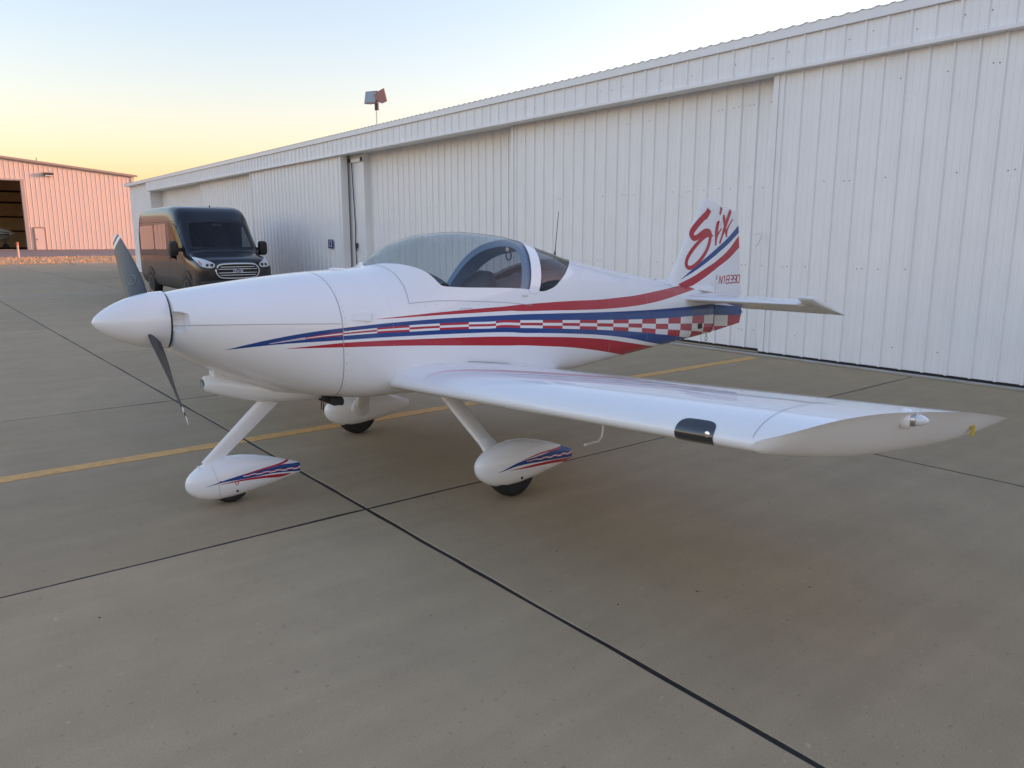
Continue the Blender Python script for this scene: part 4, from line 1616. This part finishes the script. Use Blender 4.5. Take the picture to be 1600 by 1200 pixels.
tl.lathe((6.985, YC, .905), (1, 0, 0), ((0, .02), (.02, .02), (.034, .012), (.04, .003)), 14)
tl.build('tail_light', M['lens'], plane, smooth=True)

# ---- lettering on the fin
def fin_cast(p):
    best = None
    for b in (B_fin, B_rud):
        loc, nor, i, d = b.ray_cast(CAM, ray(*p))
        if loc is not None and (best is None or d < best[2]):
            best = (loc, nor if nor.dot(ray(*p)) < 0 else -nor, d)
    return best[:2] if best else None
Lc = lambda pts: crop(pts, 1060, 300, 7.5)
K = .000785 * 8.0 / 7.5                    # metres on the fin for one crop unit
def stroke(mb, pts, width, tp=None, it=3):
    ribbon(mb, chaikin(Lc(pts), it), width * 2.05 * K, fin_cast, .0018, 1.2, taper=tp)
full = lambda u: 1.0
brush = lambda u: .55 + .45 * math.sin(math.pi * min(1, u * 1.15 + .12))
sx_ = MB()
stroke(sx_, [(362, 205), (345, 245), (290, 300), (215, 385), (160, 455), (150, 505), (180, 548), (230, 528), (290, 470), (340, 452), (374, 475), (375, 530), (352, 640), (290, 760), (200, 858), (130, 898), (90, 868), (92, 800), (140, 705), (220, 605), (300, 525), (350, 500), (408, 515)], 34, lambda u: 1.15 - .45 * min(1, u * 1.6) if u < .93 else .70 - 9 * (u - .93))
stroke(sx_, [(372, 215), (352, 275), (318, 325)], 22, lambda u: 1 - .85 * u)
sx_.build('script_letter', M['red'], fin_o)['label'] = 'red brush script letter s'
sx_ = MB()
stroke(sx_, [(503, 180), (498, 225), (486, 265)], 24, lambda u: 1 - .35 * u)
stroke(sx_, [(468, 335), (448, 440), (440, 540), (436, 628)], 30, brush)
stroke(sx_, [(440, 545), (470, 480), (505, 425)], 17, lambda u: 1 - .5 * u)
sx_.build('script_letter', M['red'], fin_o)['label'] = 'red brush script letter i'
sx_ = MB()
stroke(sx_, [(530, 268), (540, 370), (555, 460), (566, 532)], 27, brush)
stroke(sx_, [(612, 215), (570, 330), (530, 460), (482, 605)], 30, brush)
stroke(sx_, [(636, 318), (600, 375), (575, 430), (558, 500)], 17, lambda u: .5 + .5 * u)
sx_.build('script_letter', M['red'], fin_o)['label'] = 'red brush script letter x'
GL = {'N': [[(0, 0), (0, 1), (.8, 0), (.8, 1)]], '1': [[(.2, .85), (.45, 1), (.45, 0)]],
      '8': [[(.1, .5), (.7, .5), (.8, .4), (.8, .1), (.7, 0), (.1, 0), (0, .1), (0, .4), (.1, .5), (0, .6), (0, .9), (.1, 1), (.7, 1), (.8, .9), (.8, .6), (.7, .5)]],
      '3': [[(0, .95), (.1, 1), (.7, 1), (.8, .9), (.8, .6), (.7, .5), (.25, .5)], [(.7, .5), (.8, .4), (.8, .1), (.7, 0), (.1, 0), (0, .05)]],
      '9': [[(.8, .5), (.1, .5), (0, .6), (0, .9), (.1, 1), (.7, 1), (.8, .9), (.8, .1), (.7, 0), (.1, 0), (0, .08)]],
      '0': [[(.1, 0), (.7, 0), (.8, .1), (.8, .9), (.7, 1), (.1, 1), (0, .9), (0, .1), (.1, 0)]]}
for k, ch in enumerate('N18390'):
    gm = MB()
    x0 = 472 + 41 * k
    for pl in GL[ch]:
        pts = [(x0 + 40 * p[0] + 14 * p[1], 1076 - 3.2 * k - 92 * p[1] + 1.2 * k * p[1]) for p in pl]
        ribbon(gm, Lc(pts), 14 * K, fin_cast, .0018, .8)
    gm.build('registration_letter', M['red'], rud_o)
tk_ = MB()
ribbon(tk_, Lc([(452, 970), (446, 1028)]), .010, fin_cast, .002, 1)
tk_.build('rudder_hinge_slot', M['seam'], rud_o)
tk_ = MB()
ribbon(tk_, Lc([(497, 352), (496, 405)]), .006, fin_cast, .002, 1)
tk_.build('rudder_hinge_slot', M['seam_soft'], rud_o)

# ---- under-cowl scoop, exhaust and landing gear
sc_ = MB()
rings = []
for x, zc, hw, hh in ((1.402, .782, .040, .030), (1.415, .778, .052, .046), (1.50, .765, .075, .072), (1.65, .730, .115, .088), (1.85, .690, .150, .082), (2.05, .660, .155, .066), (2.20, .640, .12, .05)):
    rings.append([(x, YC + hw * math.cos(q), zc + hh * math.sin(q)) for q in [2 * math.pi * k / 24 for k in range(24)]])
sc_.loft(rings, True, (False, True))
sco = sc_.build('air_scoop', M['paint'], co, smooth=True, angle=60)
sc_ = MB()
rings = [[(x, YC + r * math.cos(q), .782 + r * .78 * math.sin(q)) for q in [2 * math.pi * k / 20 for k in range(20)]] for x, r in ((1.404, .038), (1.410, .030), (1.47, .026))]
sc_.loft(rings, True, (False, True))
sc_.build('scoop_mouth', mat('grey_scoop_bore', (.30, .36, .42), .4), sco, smooth=True)
sc_ = MB()
rings = []
for x, w1, z0, z1 in ((1.46, .05, .80, .86), (1.60, .12, .76, .84), (1.80, .20, .70, .80), (2.05, .26, .66, .74)):
    rings.append([(x, YC - w1, z1), (x, YC - w1 * .7, z0), (x, YC + w1 * .7, z0), (x, YC + w1, z1)])
sc_.loft(rings, True, (True, True))
sc_.build('scoop_fairing', M['paint'], sco, smooth=True, angle=60)
ex = MB()
ex.box((2.13, YC - .30, .590), (2.20, YC - .06, .640))
exo = ex.build('cowl_outlet', M['seam'], co, bevel=.006)
for dy in (-.22, .10):
    ex = MB()
    ex.tube([(2.10, YC + dy, .64), (2.16, YC + dy, .605), (2.23, YC + dy, .592)], .024, 12)
    ex.build('exhaust_pipe', M['dark_metal'], exo, smooth=True)
for dy in (-.36, -.33):
    ex = MB()
    ex.tube([(2.03, YC + dy, .64), (2.03, YC + dy, .585)], .004, 6)
    ex.build('drain_tube', M['dark_metal'], co)

def leg(a, b, ca, cb, tk=.36):
    """streamlined leg fairing from a to b, chord along x"""
    a, b = Vector(a), Vector(b)
    d = (b - a).normalized()
    fw = (Vector((1, 0, 0)) - d * d.x).normalized()
    sd = d.cross(fw)
    m_ = MB()
    rings = []
    for k in range(7):
        u = k / 6
        c = ca + (cb - ca) * u
        p = a + (b - a) * u
        ring = []
        for x in [.5 - .5 * math.cos(math.pi * j / 12) for j in range(13)]:
            ring.append(p + fw * (x - .4) * c + sd * naca(x, tk) * c)
        for x in [.5 + .5 * math.cos(math.pi * j / 12) for j in range(1, 12)]:
            ring.append(p + fw * (x - .4) * c - sd * naca(x, tk) * c)
        rings.append(ring)
    m_.loft(rings)
    return m_
def pant(nose, length, yc_, hw, ztop, zbot, ztail0, ztail1, znose):
    m_ = MB()
    rings = []
    for u in [0, .006, .02, .05, .10, .17, .26, .36, .48, .6, .72, .84, .93, 1.0]:
        wf = math.sqrt(max(0, 1 - ((.36 - u) / .36) ** 2)) if u < .36 else 1 - .80 * ((u - .36) / .64) ** 1.7
        up = math.sqrt(max(0, 1 - ((.40 - u) / .40) ** 2)) if u < .40 else None
        lo_ = math.sqrt(max(0, 1 - ((.30 - u) / .30) ** 2)) if u < .30 else None
        zt_ = znose + (ztop - znose) * up if up is not None else ztop + (ztail1 - ztop) * ((u - .40) / .60) ** 1.55
        zb_ = znose + (zbot - znose) * lo_ if lo_ is not None else zbot + (ztail0 - zbot) * ((u - .30) / .70) ** 1.45
        zc, hh = (zt_ + zb_) / 2, max((zt_ - zb_) / 2, .001)
        w_ = max(hw * wf, .001)
        n = 2.3
        rings.append([(nose + length * u, yc_ + w_ * math.copysign(abs(math.cos(q)) ** (2 / n), math.cos(q)), zc + hh * math.copysign(abs(math.sin(q)) ** (2 / n), math.sin(q))) for q in [2 * math.pi * k / 28 for k in range(28)]])
    m_.loft(rings)
    return m_
def wheel(c, r, wd, parent):
    m_ = MB()
    prof = [(-wd / 2, r * .45), (-wd / 2, r * .70)] + [(wd / 2 * math.sin(q) if abs(q) < 1.5 else math.copysign(wd / 2, q), r * .70 + r * .30 * max(0, math.cos(q)) ** .55) for q in [-1.45 + 2.9 * k / 14 for k in range(15)]] + [(wd / 2, r * .70), (wd / 2, r * .45)]
    m_.lathe(c, (0, 1, 0), prof, 40)
    t = m_.build('tyre', M['rubber'], parent, smooth=True, angle=50)
    m_ = MB()
    m_.lathe(c, (0, 1, 0), ((-wd * .40, .02), (-wd * .42, r * .30), (-wd * .48, r * .46), (wd * .48, r * .46), (wd * .42, r * .30), (wd * .40, .02)), 28)
    m_.build('wheel_rim', M['metal'], t, smooth=True, angle=30)
    return t
def pant_paint(name, mb, up, lo, ru_, rlo, r2u, r2l, ck, xr, ydef):
    b = [mb.bvh()]
    tr = lambda p: trace(p, b, ydef)
    cku, ckl = tr(ck[0]), tr(ck[1])
    n = 9
    x0, x1 = cku[0][0], cku[-1][0]
    return paint(name, [(tr(up), tr(lo), BLUE), (tr(ru_), tr(rlo), RED), (tr(r2u), tr(r2l), RED)], (cku, ckl, [x0 + (x1 - x0) * k / n for k in range(n + 1)], 2, 0), xr, (-.05, .6), (AX0, YC, 0))
# left main (near), right main, nose
E5 = lambda p: crop(p, 280, 600, 4.0)
E6 = lambda p: crop(p, 600, 540, 4.444)
pl = pant(2.715, .812, 3.760, .112, .372, .078, .160, .232, .232)
pn = pant(1.245, .742, 4.800, .105, .300, .030, .104, .174, .150)
pr_ = pant(2.690, .812, 5.890, .112, .365, .078, .160, .232, .232)
M['pant_l'] = pant_paint('white_wheel_pant_paint', pl, E6([(790, 885), (950, 806), (1100, 757), (1290, 706)]), E6([(790, 886), (950, 832), (1100, 804), (1290, 771)]),
                         E6([(960, 797), (1100, 738), (1220, 696), (1275, 690)]), E6([(960, 799), (1100, 750), (1220, 714), (1275, 702)]),
                         E6([(870, 868), (1000, 836), (1150, 800), (1255, 781)]), E6([(870, 869), (1000, 849), (1150, 819), (1255, 800)]),
                         (E6([(990, 800), (1100, 776), (1290, 734)]), E6([(990, 806), (1100, 788), (1290, 750)])), (2.6, 3.6), 3.66)
M['pant_n'] = pant_paint('white_nose_pant_paint', pn, E5([(165, 645), (300, 598), (450, 552), (600, 512), (745, 488)]), E5([(165, 646), (300, 612), (450, 585), (600, 556), (745, 542)]),
                         E5([(380, 572), (520, 527), (640, 488), (745, 474)]), E5([(380, 573), (520, 538), (640, 502), (745, 484)]),
                         E5([(235, 633), (380, 600), (520, 575), (745, 548)]), E5([(235, 634), (380, 609), (520, 590), (660, 573), (745, 562)]),
                         (E5([(400, 572), (560, 543), (745, 514)]), E5([(400, 580), (560, 554), (745, 528)])), (1.15, 2.05), 4.70)
for mb_, key, wc, rr, wdt in ((pl, 'pant_l', (3.005, 3.760, .170), .170, .125), (pr_, 'paint', (2.985, 5.890, .170), .170, .125), (pn, 'pant_n', (1.515, 4.800, .132), .132, .11)):
    po = mb_.build('wheel_pant', M[key], plane, smooth=True, weld=.0004, angle=60)
    wheel(wc, rr, wdt, plane)
    bp_ = mb_.bvh()
    pc = px_cast(bp_)
    if key == 'pant_n':
        for cx_, cy_, r_, mk in ((371.2, 767, 2.0, 'seam'), (310, 729.5, 1.2, 'seam'), (345, 753, 1.4, 'seam')):
            h_ = MB()
            patch(h_, [(cx_ + r_ * math.cos(q), cy_ + r_ * math.sin(q)) for q in [2 * math.pi * k / 12 for k in range(12)]], pc, .0015, 1)
            h_.build('screw_hole', M[mk], po)
        h_ = MB()
        ribbon(h_, [(370.2 + 2.6 * math.cos(q), 754.6 + 2.6 * math.sin(q)) for q in [2 * math.pi * k / 16 for k in range(17)]], .0045, pc, .0015, .8)
        h_.build('jack_point_ring', M['red'], po)
        h_ = MB()
        ribbon(h_, [(331, 729), (341, 752), (345, 776)], .002, pc, .0012, 2)
        h_.build('pant_seam', M['seam_soft'], po)
    if key == 'pant_l':
        h_ = MB()
        patch(h_, [(815.5 + 1.8 * math.cos(q), 746.5 + 2.2 * math.sin(q)) for q in [2 * math.pi * k / 12 for k in range(12)]], pc, .0015, 1)
        h_.build('screw_hole', M['seam'], po)
lg = leg((2.80, 4.33, .70), (2.995, 3.82, .180), .135, .120)
lgo = lg.build('gear_leg', M['paint'], plane, smooth=True, angle=60)
lg = leg((2.80, 2 * YC - 4.33, .70), (2.985, 5.83, .180), .135, .120)
lg.build('gear_leg', M['paint'], plane, smooth=True, angle=60)
for yy, dr, xx in ((3.80, 1, 2.995), (5.85, -1, 2.985)):
    fa = MB()
    rings = []
    for u, w1, l1 in ((0, .065, .105), (.35, .048, .085), (.7, .034, .072), (1, .026, .062)):
        c_ = Vector((xx - .055 * u, yy + dr * (.02 + .145 * u), .195 + .15 * u))
        rings.append([c_ + Vector((l1 * math.cos(q), dr * -.6 * w1 * math.sin(q), w1 * math.sin(q) * .6)) for q in [2 * math.pi * k / 16 for k in range(16)]])
    fa.loft(rings)
    fa.build('leg_fairing', M['paint'], plane, smooth=True, angle=60)
lg = leg((1.83, YC - .02, .66), (1.375, 4.80, .262), .115, .085, .30)
ngo = lg.build('nose_leg', M['paint'], plane, smooth=True, angle=60)
nf = MB()
nf.loft([[(1.375 + dx - .05, 4.80 + dy, .262 + dz) for dx, dy, dz in ((0, -.022, 0), (.03, -.03, -.004), (.08, -.022, -.016), (.08, .022, -.016), (.03, .03, -.004), (0, .022, 0))], [(1.40 + dx * 1.2 - .05, 4.80 + dy * 1.1, .205 + dz) for dx, dy, dz in ((0, -.022, 0), (.03, -.03, -.004), (.08, -.022, -.016), (.08, .022, -.016), (.03, .03, -.004), (0, .022, 0))]])
nf.build('nose_fork', M['paint'], plane, smooth=True)

# ================================================================== VAN
VX, VY = 7.00, 20.25
van = thing('parked_van', 'black high-roof van with chrome grille parked by the white hangar', 'van', (VX, VY + 3.0, 0))
M['van'] = mat('black_van_paint', (0.010, 0.012, 0.017), 0.3, coat=0.55, coat_rough=.015, spec=.3)
M['clad'] = mat('grey_plastic_cladding', (0.045, 0.047, 0.05), 0.6, var=.1, vscale=20)
M['lamp'] = mat('clear_headlamp', (0.62, 0.64, 0.66), 0.12, coat=1.0)
M['amber'] = mat('amber_lens', (0.55, 0.16, 0.04), 0.2, coat=1.0)
#        v    ztop  zbot  half  zmid  nu   nl
VS = np.array([(0, 1.06, .42, .74, .74, 3.4, 4), (.03, 1.12, .34, .85, .76, 3.6, 5), (.12, 1.17, .29, .94, .78, 3.8, 6), (.35, 1.235, .26, .99, .82, 4.0, 7),
               (.65, 1.30, .26, 1.005, .88, 4.2, 8), (.92, 1.37, .26, 1.010, .94, 4.2, 8), (1.05, 1.49, .26, 1.012, .98, 4.2, 8), (1.35, 1.87, .26, 1.015, 1.05, 4.4, 8),
               (1.65, 2.28, .26, 1.018, 1.10, 4.6, 8), (1.80, 2.42, .26, 1.02, 1.12, 6.0, 8), (2.05, 2.53, .26, 1.02, 1.15, 7.5, 8), (2.5, 2.575, .26, 1.02, 1.2, 9.0, 8),
               (3.6, 2.59, .27, 1.02, 1.2, 9.0, 8), (5.4, 2.575, .30, 1.015, 1.2, 9.0, 8), (5.75, 2.54, .34, 1.0, 1.2, 4.6, 7), (5.84, 2.46, .36, .98, 1.2, 4.2, 6), (5.86, 2.40, .40, .94, 1.2, 4.0, 6)])
VF = [pchip(VS[:, 0], VS[:, k]) for k in range(1, 7)]
def van_ring(v):
    zt, zb, hw, zm, nu, nl = [f(v) for f in VF]
    out = []
    for k in range(72):
        q = 2 * math.pi * k / 72
        c, s_ = math.cos(q), math.sin(q)
        n = nu if s_ > 0 else nl
        out.append((VX + hw * math.copysign(abs(c) ** (2 / n), c), VY + v, zm + ((zt - zm) if s_ > 0 else (zm - zb)) * math.copysign(abs(s_) ** (2 / n), s_)))
    return out
vb = MB()
vv = [0, .01, .03, .06, .1, .16] + [.22 + .06 * k for k in range(12)] + [.92, .94, .97] + [1.0 + .05 * k for k in range(30)] + [2.5 + .2 * k for k in range(15)] + [5.5, 5.65, 5.75, 5.80, 5.83, 5.85, 5.86]
vb.loft([van_ring(v) for v in sorted(set(round(v, 3) for v in vv))])
BVN = vb.bvh()
vc = px_cast(BVN)
# cut the windscreen and cab-door openings out of the shell
ws = [(VX - .84, 1.45), (VX - .78, 1.42), (VX, 1.405), (VX + .78, 1.42), (VX + .84, 1.45), (VX + .80, 1.82), (VX + .74, 2.08), (VX + .68, 2.13), (VX, 2.165), (VX - .68, 2.13), (VX - .74, 2.08), (VX - .80, 1.82)]
cab = [(1.24, 1.47), (1.50, 1.40), (2.38, 1.34), (2.40, 2.02), (2.34, 2.08), (1.86, 2.06), (1.72, 1.98)]
shell = MB()
for f_ in vb.f:
    c_ = sum((Vector(vb.v[i]) for i in f_), Vector()) / len(f_)
    nz = (Vector(vb.v[f_[1]]) - Vector(vb.v[f_[0]])).cross(Vector(vb.v[f_[2]]) - Vector(vb.v[f_[0]])).normalized() if len(f_) == 4 else Vector((0, 1, 0))
    if len(f_) == 4 and VY + .95 < c_.y < VY + 1.95 and abs(nz.y) > .25 and inside((c_.x, c_.z), ws):
        continue
    if len(f_) == 4 and abs(c_.x - VX) > .7 and abs(nz.x) > .45 and inside((c_.y - VY, c_.z), cab):
        continue
    shell.add([vb.v[i] for i in f_], [tuple(range(len(f_)))])
body = shell.build('body', M['van'], van, smooth=True, angle=50, weld=.0005)
V_ = lambda pts: crop(pts, 190, 300, 6.4)
def vpatch(name, pts, mt, off, th, par=body, it=1, step=2.0, cast=vc):
    m_ = MB()
    pp = chaikin(pts, it, True) if it else pts
    patch(m_, pp, cast, off, step, th)
    return m_.build(name, mt, par, smooth=True, angle=60)
def corner(pts, r=.06):
    out = []
    n = len(pts)
    for i in range(n):
        a, b, c = Vector(pts[i - 1]), Vector(pts[i]), Vector(pts[(i + 1) % n])
        out.append(tuple(b + (a - b).normalized() * min(r, (a - b).length * .4)))
        out.append(tuple(b + (c - b).normalized() * min(r, (c - b).length * .4)))
    return out
vfr = axis_cast(BVN, 'y+', VY - 2)           # features laid on from the front: (x,z)
def mir(pts):
    return [(2 * VX - x, z) for x, z in reversed(pts)]
m_ = MB()
patch(m_, chaikin(ws, 1, True), vfr, .006, .07, .01)
M['screen'] = mat('dark_windscreen_glass', (0.02, 0.024, 0.028), 0.03, coat=1.0, coat_rough=0.0)
wsn = m_.build('windscreen', M['van_glass'], body, smooth=True, angle=60)
m_ = MB()
fr_ = chaikin(ws, 1, True)
ribbon(m_, fr_ + fr_[:2], .09, vfr, .008, .05)
m_.build('screen_border', M['black'], wsn)
for dx in (-.42, .42):
    m_ = MB()
    rings = []
    for u in range(9):
        t = u / 8
        hw = .24 if t < .72 else (.13 if t > .8 else .17)
        ring = []
        for k in range(14):
            q = 2 * math.pi * k / 14
            ring.append((VX + dx + hw * math.copysign(abs(math.cos(q)) ** .6, math.cos(q)), VY + 2.25 + .22 * t + .08 * math.sin(q), 1.0 + .98 * t))
        rings.append(ring)
    m_.loft(rings)
    m_.build('cab_seat', M['seat'], van, smooth=True)
m_ = MB()
m_.loft([[(VX + x, VY + y, z) for y, z in ((1.04, 1.30), (1.30, 1.42), (1.55, 1.40), (1.62, 1.15), (1.4, .95))] for x in (-.92, .92)])
dsh = m_.build('dashboard', M['tub'], van, smooth=True, angle=40)
m_ = MB()
m_.tube([(VX + .42 + .19 * math.cos(q), VY + 1.78 - .06 * math.sin(q), 1.42 + .17 * math.sin(q)) for q in [2 * math.pi * k / 24 for k in range(25)]], .016, 8, caps=(False, False))
m_.build('steering_wheel', M['black'], dsh, smooth=True)
m_ = MB()
patch(m_, [(VX - .13, 2.0), (VX + .13, 2.0), (VX + .12, 2.08), (VX - .12, 2.08)], vfr, .012, .06, .004)
m_.build('rear_view_mirror', M['black'], wsn)
wp = MB()
for x0, x1 in ((-.55, .05), (.02, .62)):
    pts = [(VX + x0 + (x1 - x0) * k / 8, 1.425 + .02 * math.sin(k / 8 * 3.1)) for k in range(9)]
    ribbon(wp, pts, .02, vfr, .016, .05)
wp.build('wiper', M['black'], wsn)
hl = [(VX - .945, 1.19), (VX - .90, 1.20), (VX - .74, 1.12), (VX - .60, 1.06), (VX - .575, .99), (VX - .62, .935), (VX - .74, .935), (VX - .87, .96), (VX - .92, 1.02)]
for pts in (hl, mir(hl)):
    m_ = MB()
    patch(m_, chaikin(pts, 1, True), vfr, .014, .05, .02)
    h = m_.build('headlight', M['lamp'], body, smooth=True, angle=60)
    sgn = -1 if pts is hl else 1
    for dx, r in ((.655, .042), (.76, .038)):
        q = vfr((VX + sgn * dx, 1.005))
        if q:
            m_ = MB()
            m_.lathe(q[0] + q[1] * .012, q[1], ((0, r), (.006, r * .9), (.007, r * .5), (.003, r * .3)), 16)
            m_.build('bulb_reflector', M['dark_metal'], h, smooth=True)
    m_ = MB()
    patch(m_, [(VX + sgn * .915, 1.05), (VX + sgn * .885, .985), (VX + sgn * .86, 1.03), (VX + sgn * .895, 1.13)][::(1 if sgn < 0 else -1)], vfr, .017, .04, .002)
    m_.build('indicator', M['amber'], h)
gr = [(VX - .575, .85), (VX - .52, .97), (VX - .43, 1.035), (VX + .43, 1.035), (VX + .52, .97), (VX + .575, .85), (VX + .52, .73), (VX + .43, .665), (VX - .43, .665), (VX - .52, .73)]
m_ = MB()
patch(m_, chaikin(gr, 1, True), vfr, .010, .05, .015)
gro = m_.build('grille', M['black'], body, smooth=True)
def bar(pts, wd, off, name='grille_bar', mt=None, closed=False):
    m_ = MB()
    P3 = []
    for p in densify(pts, .05, closed):
        q = vfr(p)
        if q:
            P3.append(q[0] + q[1] * off)
    if closed:
        P3.append(P3[0])
        P3.append(P3[1])
    m_.tube(P3, wd, 6)
    return m_.build(name, mt or M['chrome'], gro, smooth=True)
bar(chaikin(gr, 2, True), .024, .018, 'grille_surround', closed=True)
for z, hw in ((.955, .45), (.900, .50), (.805, .50), (.745, .46)):
    bar([(VX - hw, z), (VX + hw, z)], .017, .018)
m_ = MB()
el = [(VX + .13 * math.cos(q), .852 + .052 * math.sin(q)) for q in [2 * math.pi * k / 28 for k in range(28)]]
patch(m_, el, vfr, .034, .03, .02)
em_ = m_.build('emblem', mat('blue_emblem_enamel', (.01, .03, .12), .2, coat=1.0), gro, smooth=True)
m_ = MB()
ribbon(m_, el + el[:2], .009, vfr, .0355, .02)
m_.build('emblem_rim', M['chrome'], em_)
q = vfr((VX, .852))
letters('Ford', .10, q[0] + Vector((0, -.0375, -.004)), (1, 0, 0), (0, 0, 1), M['chrome'], em_, 'emblem_lettering', shear=.3)
bmp = [(VX - .90, .33), (VX + .90, .33), (VX + .93, .60), (VX + .50, .62), (VX - .50, .62), (VX - .93, .60)]
m_ = MB()
patch(m_, bmp, vfr, .012, .07, .02)
bo_ = m_.build('bumper', M['clad'], body, smooth=True)
m_ = MB()
patch(m_, [(VX - .42, .40), (VX + .42, .40), (VX + .45, .55), (VX - .45, .55)], vfr, .016, .06, .004)
m_.build('lower_intake', M['black'], bo_)
for z, hw in ((1.275, .30), (1.262, .30)):
    pass
vtop = axis_cast(BVN, 'z-', 4)
for x0, x1 in ((VX - .62, VX - .22), (VX + .22, VX + .62)):
    m_ = MB()
    patch(m_, [(x0, VY + .78), (x1, VY + .78), (x1, VY + .86), (x0, VY + .86)], vtop, .004, .06, .003)
    m_.build('bonnet_vent', M['black'], body)
# sides
for sgn, start in ((-1, VX - 3), (1, VX + 3)):
    vs = axis_cast(BVN, 'x+' if sgn < 0 else 'x-', start)
    sd = lambda pts: [(VY + a, z) for a, z in pts]
    for name, pts in (('door_window', cab),
                      ('side_window', [(2.62, 1.36), (3.82, 1.36), (3.82, 2.06), (2.62, 2.08)]),
                      ('side_window', [(3.94, 1.36), (5.50, 1.36), (5.50, 2.04), (3.94, 2.06)])):
        m_ = MB()
        patch(m_, corner(sd(pts)), vs, .005, .09, .008)
        m_.build(name, M['van_glass'] if name == 'door_window' else M['screen'], body, smooth=True, angle=60)
    m_ = MB()
    patch(m_, sd([(.28, .36), (5.6, .36), (5.6, .62), (.28, .62)]), vs, .010, .14, .015)
    m_.build('side_cladding', M['clad'], body, smooth=True)
    for path in ([(1.12, .64), (1.08, 1.25), (1.30, 1.48)], [(2.50, .64), (2.50, 2.12)], [(3.88, .64), (3.88, 2.12)], [(2.50, 1.22), (5.6, 1.22)], [(1.75, 2.14), (5.7, 2.14)]):
        m_ = MB()
        ribbon(m_, sd(path), .012, vs, .002, .08)
        m_.build('door_gap', M['seam'], body)
    h_ = vs((VY + 2.36, 1.16))
    m_ = MB()
    m_.box((h_[0].x - .03, VY + 2.26, 1.135), (h_[0].x + .03, VY + 2.44, 1.175))
    m_.build('door_handle', M['black'], body, bevel=.006)
    # mirror
    mx_ = MB()
    xm = VX + sgn * 1.20
    rings = []
    for u, s_ in ((-.10, .55), (-.08, .9), (0, 1), (.06, .98), (.075, .9)):
        rings.append([(xm + .115 * s_ * math.copysign(abs(math.cos(q)) ** .5, math.cos(q)), VY + 1.32 + u, 1.42 + .20 * s_ * math.copysign(abs(math.sin(q)) ** .5, math.sin(q))) for q in [2 * math.pi * k / 20 for k in range(20)]])
    mx_.loft(rings)
    mo = mx_.build('door_mirror', M['black'], van, smooth=True, angle=50)
    ma = MB()
    ma.box((min(xm - sgn * .10, VX + sgn * .97), VY + 1.30, 1.34), (max(xm - sgn * .10, VX + sgn * .97), VY + 1.38, 1.44))
    ma.build('mirror_arm', M['black'], mo)
    for vy in (.98, 4.55):
        c_ = (VX + sgn * .90, VY + vy, .36)
        ar = MB()
        arch = [(vy + .46 * math.cos(q), .40 + .46 * math.sin(q)) for q in [math.pi * k / 16 - .25 + .5 * 0 for k in range(19)]]
        patch(ar, sd(arch), vs, .013, .08, .006)
        ar.build('wheel_arch', M['black'], body)
        wm_ = MB()
        wm_.lathe(c_, (sgn, 0, 0), ((-.10, .20), (-.10, .33), (-.07, .355), (.10, .355), (.135, .335), (.14, .24)), 32)
        wo_ = wm_.build('wheel', M['rubber'], van, smooth=True, angle=40)
        wm_ = MB()
        wm_.lathe(c_, (sgn, 0, 0), ((.10, .235), (.142, .235), (.135, .20), (.10, .17), (.125, .08), (.13, .02)), 24)
        wm_.build('hubcap', M['metal'], wo_, smooth=True, angle=30)
ra_ = MB()
ra_.tube([(VX + .1, VY + 2.2, 2.52), (VX + .1, VY + 2.24, 2.585)], .018, 6)
ra_.build('roof_aerial', M['black'], van)

# number plate holder and trim on the van front
m_ = MB()
patch(m_, [(VX - .26, .46), (VX + .26, .46), (VX + .26, .585), (VX - .26, .585)], vfr, .022, .06, .008)
m_.build('plate_holder', M['pale'], bo_)

# ================================================================== SMALL DEBRIS
s = MB()
rnd = random.Random(21)
for k in range(260):
    x, y = rnd.uniform(.2, 9.2), rnd.uniform(.6, 12)
    r = rnd.uniform(.003, .009)
    a = rnd.uniform(0, 6.28)
    vs_ = [(x + r * rnd.uniform(.5, 1) * math.cos(a + q), y + r * rnd.uniform(.5, 1) * math.sin(a + q), .0006) for q in (0, 1.6, 3.1, 4.7)]
    s.add(vs_ + [(x, y, r * .6)], [(0, 1, 4), (1, 2, 4), (2, 3, 4), (3, 0, 4)], 0 if rnd.random() < .6 else 1)
tag(s.build('grit', [mat('dark_grit', (.05, .045, .04), .9), mat('pale_grit', (.45, .42, .36), .9)]), label='loose grit and leaf scraps scattered over the concrete apron', cat='grit', kind='stuff')
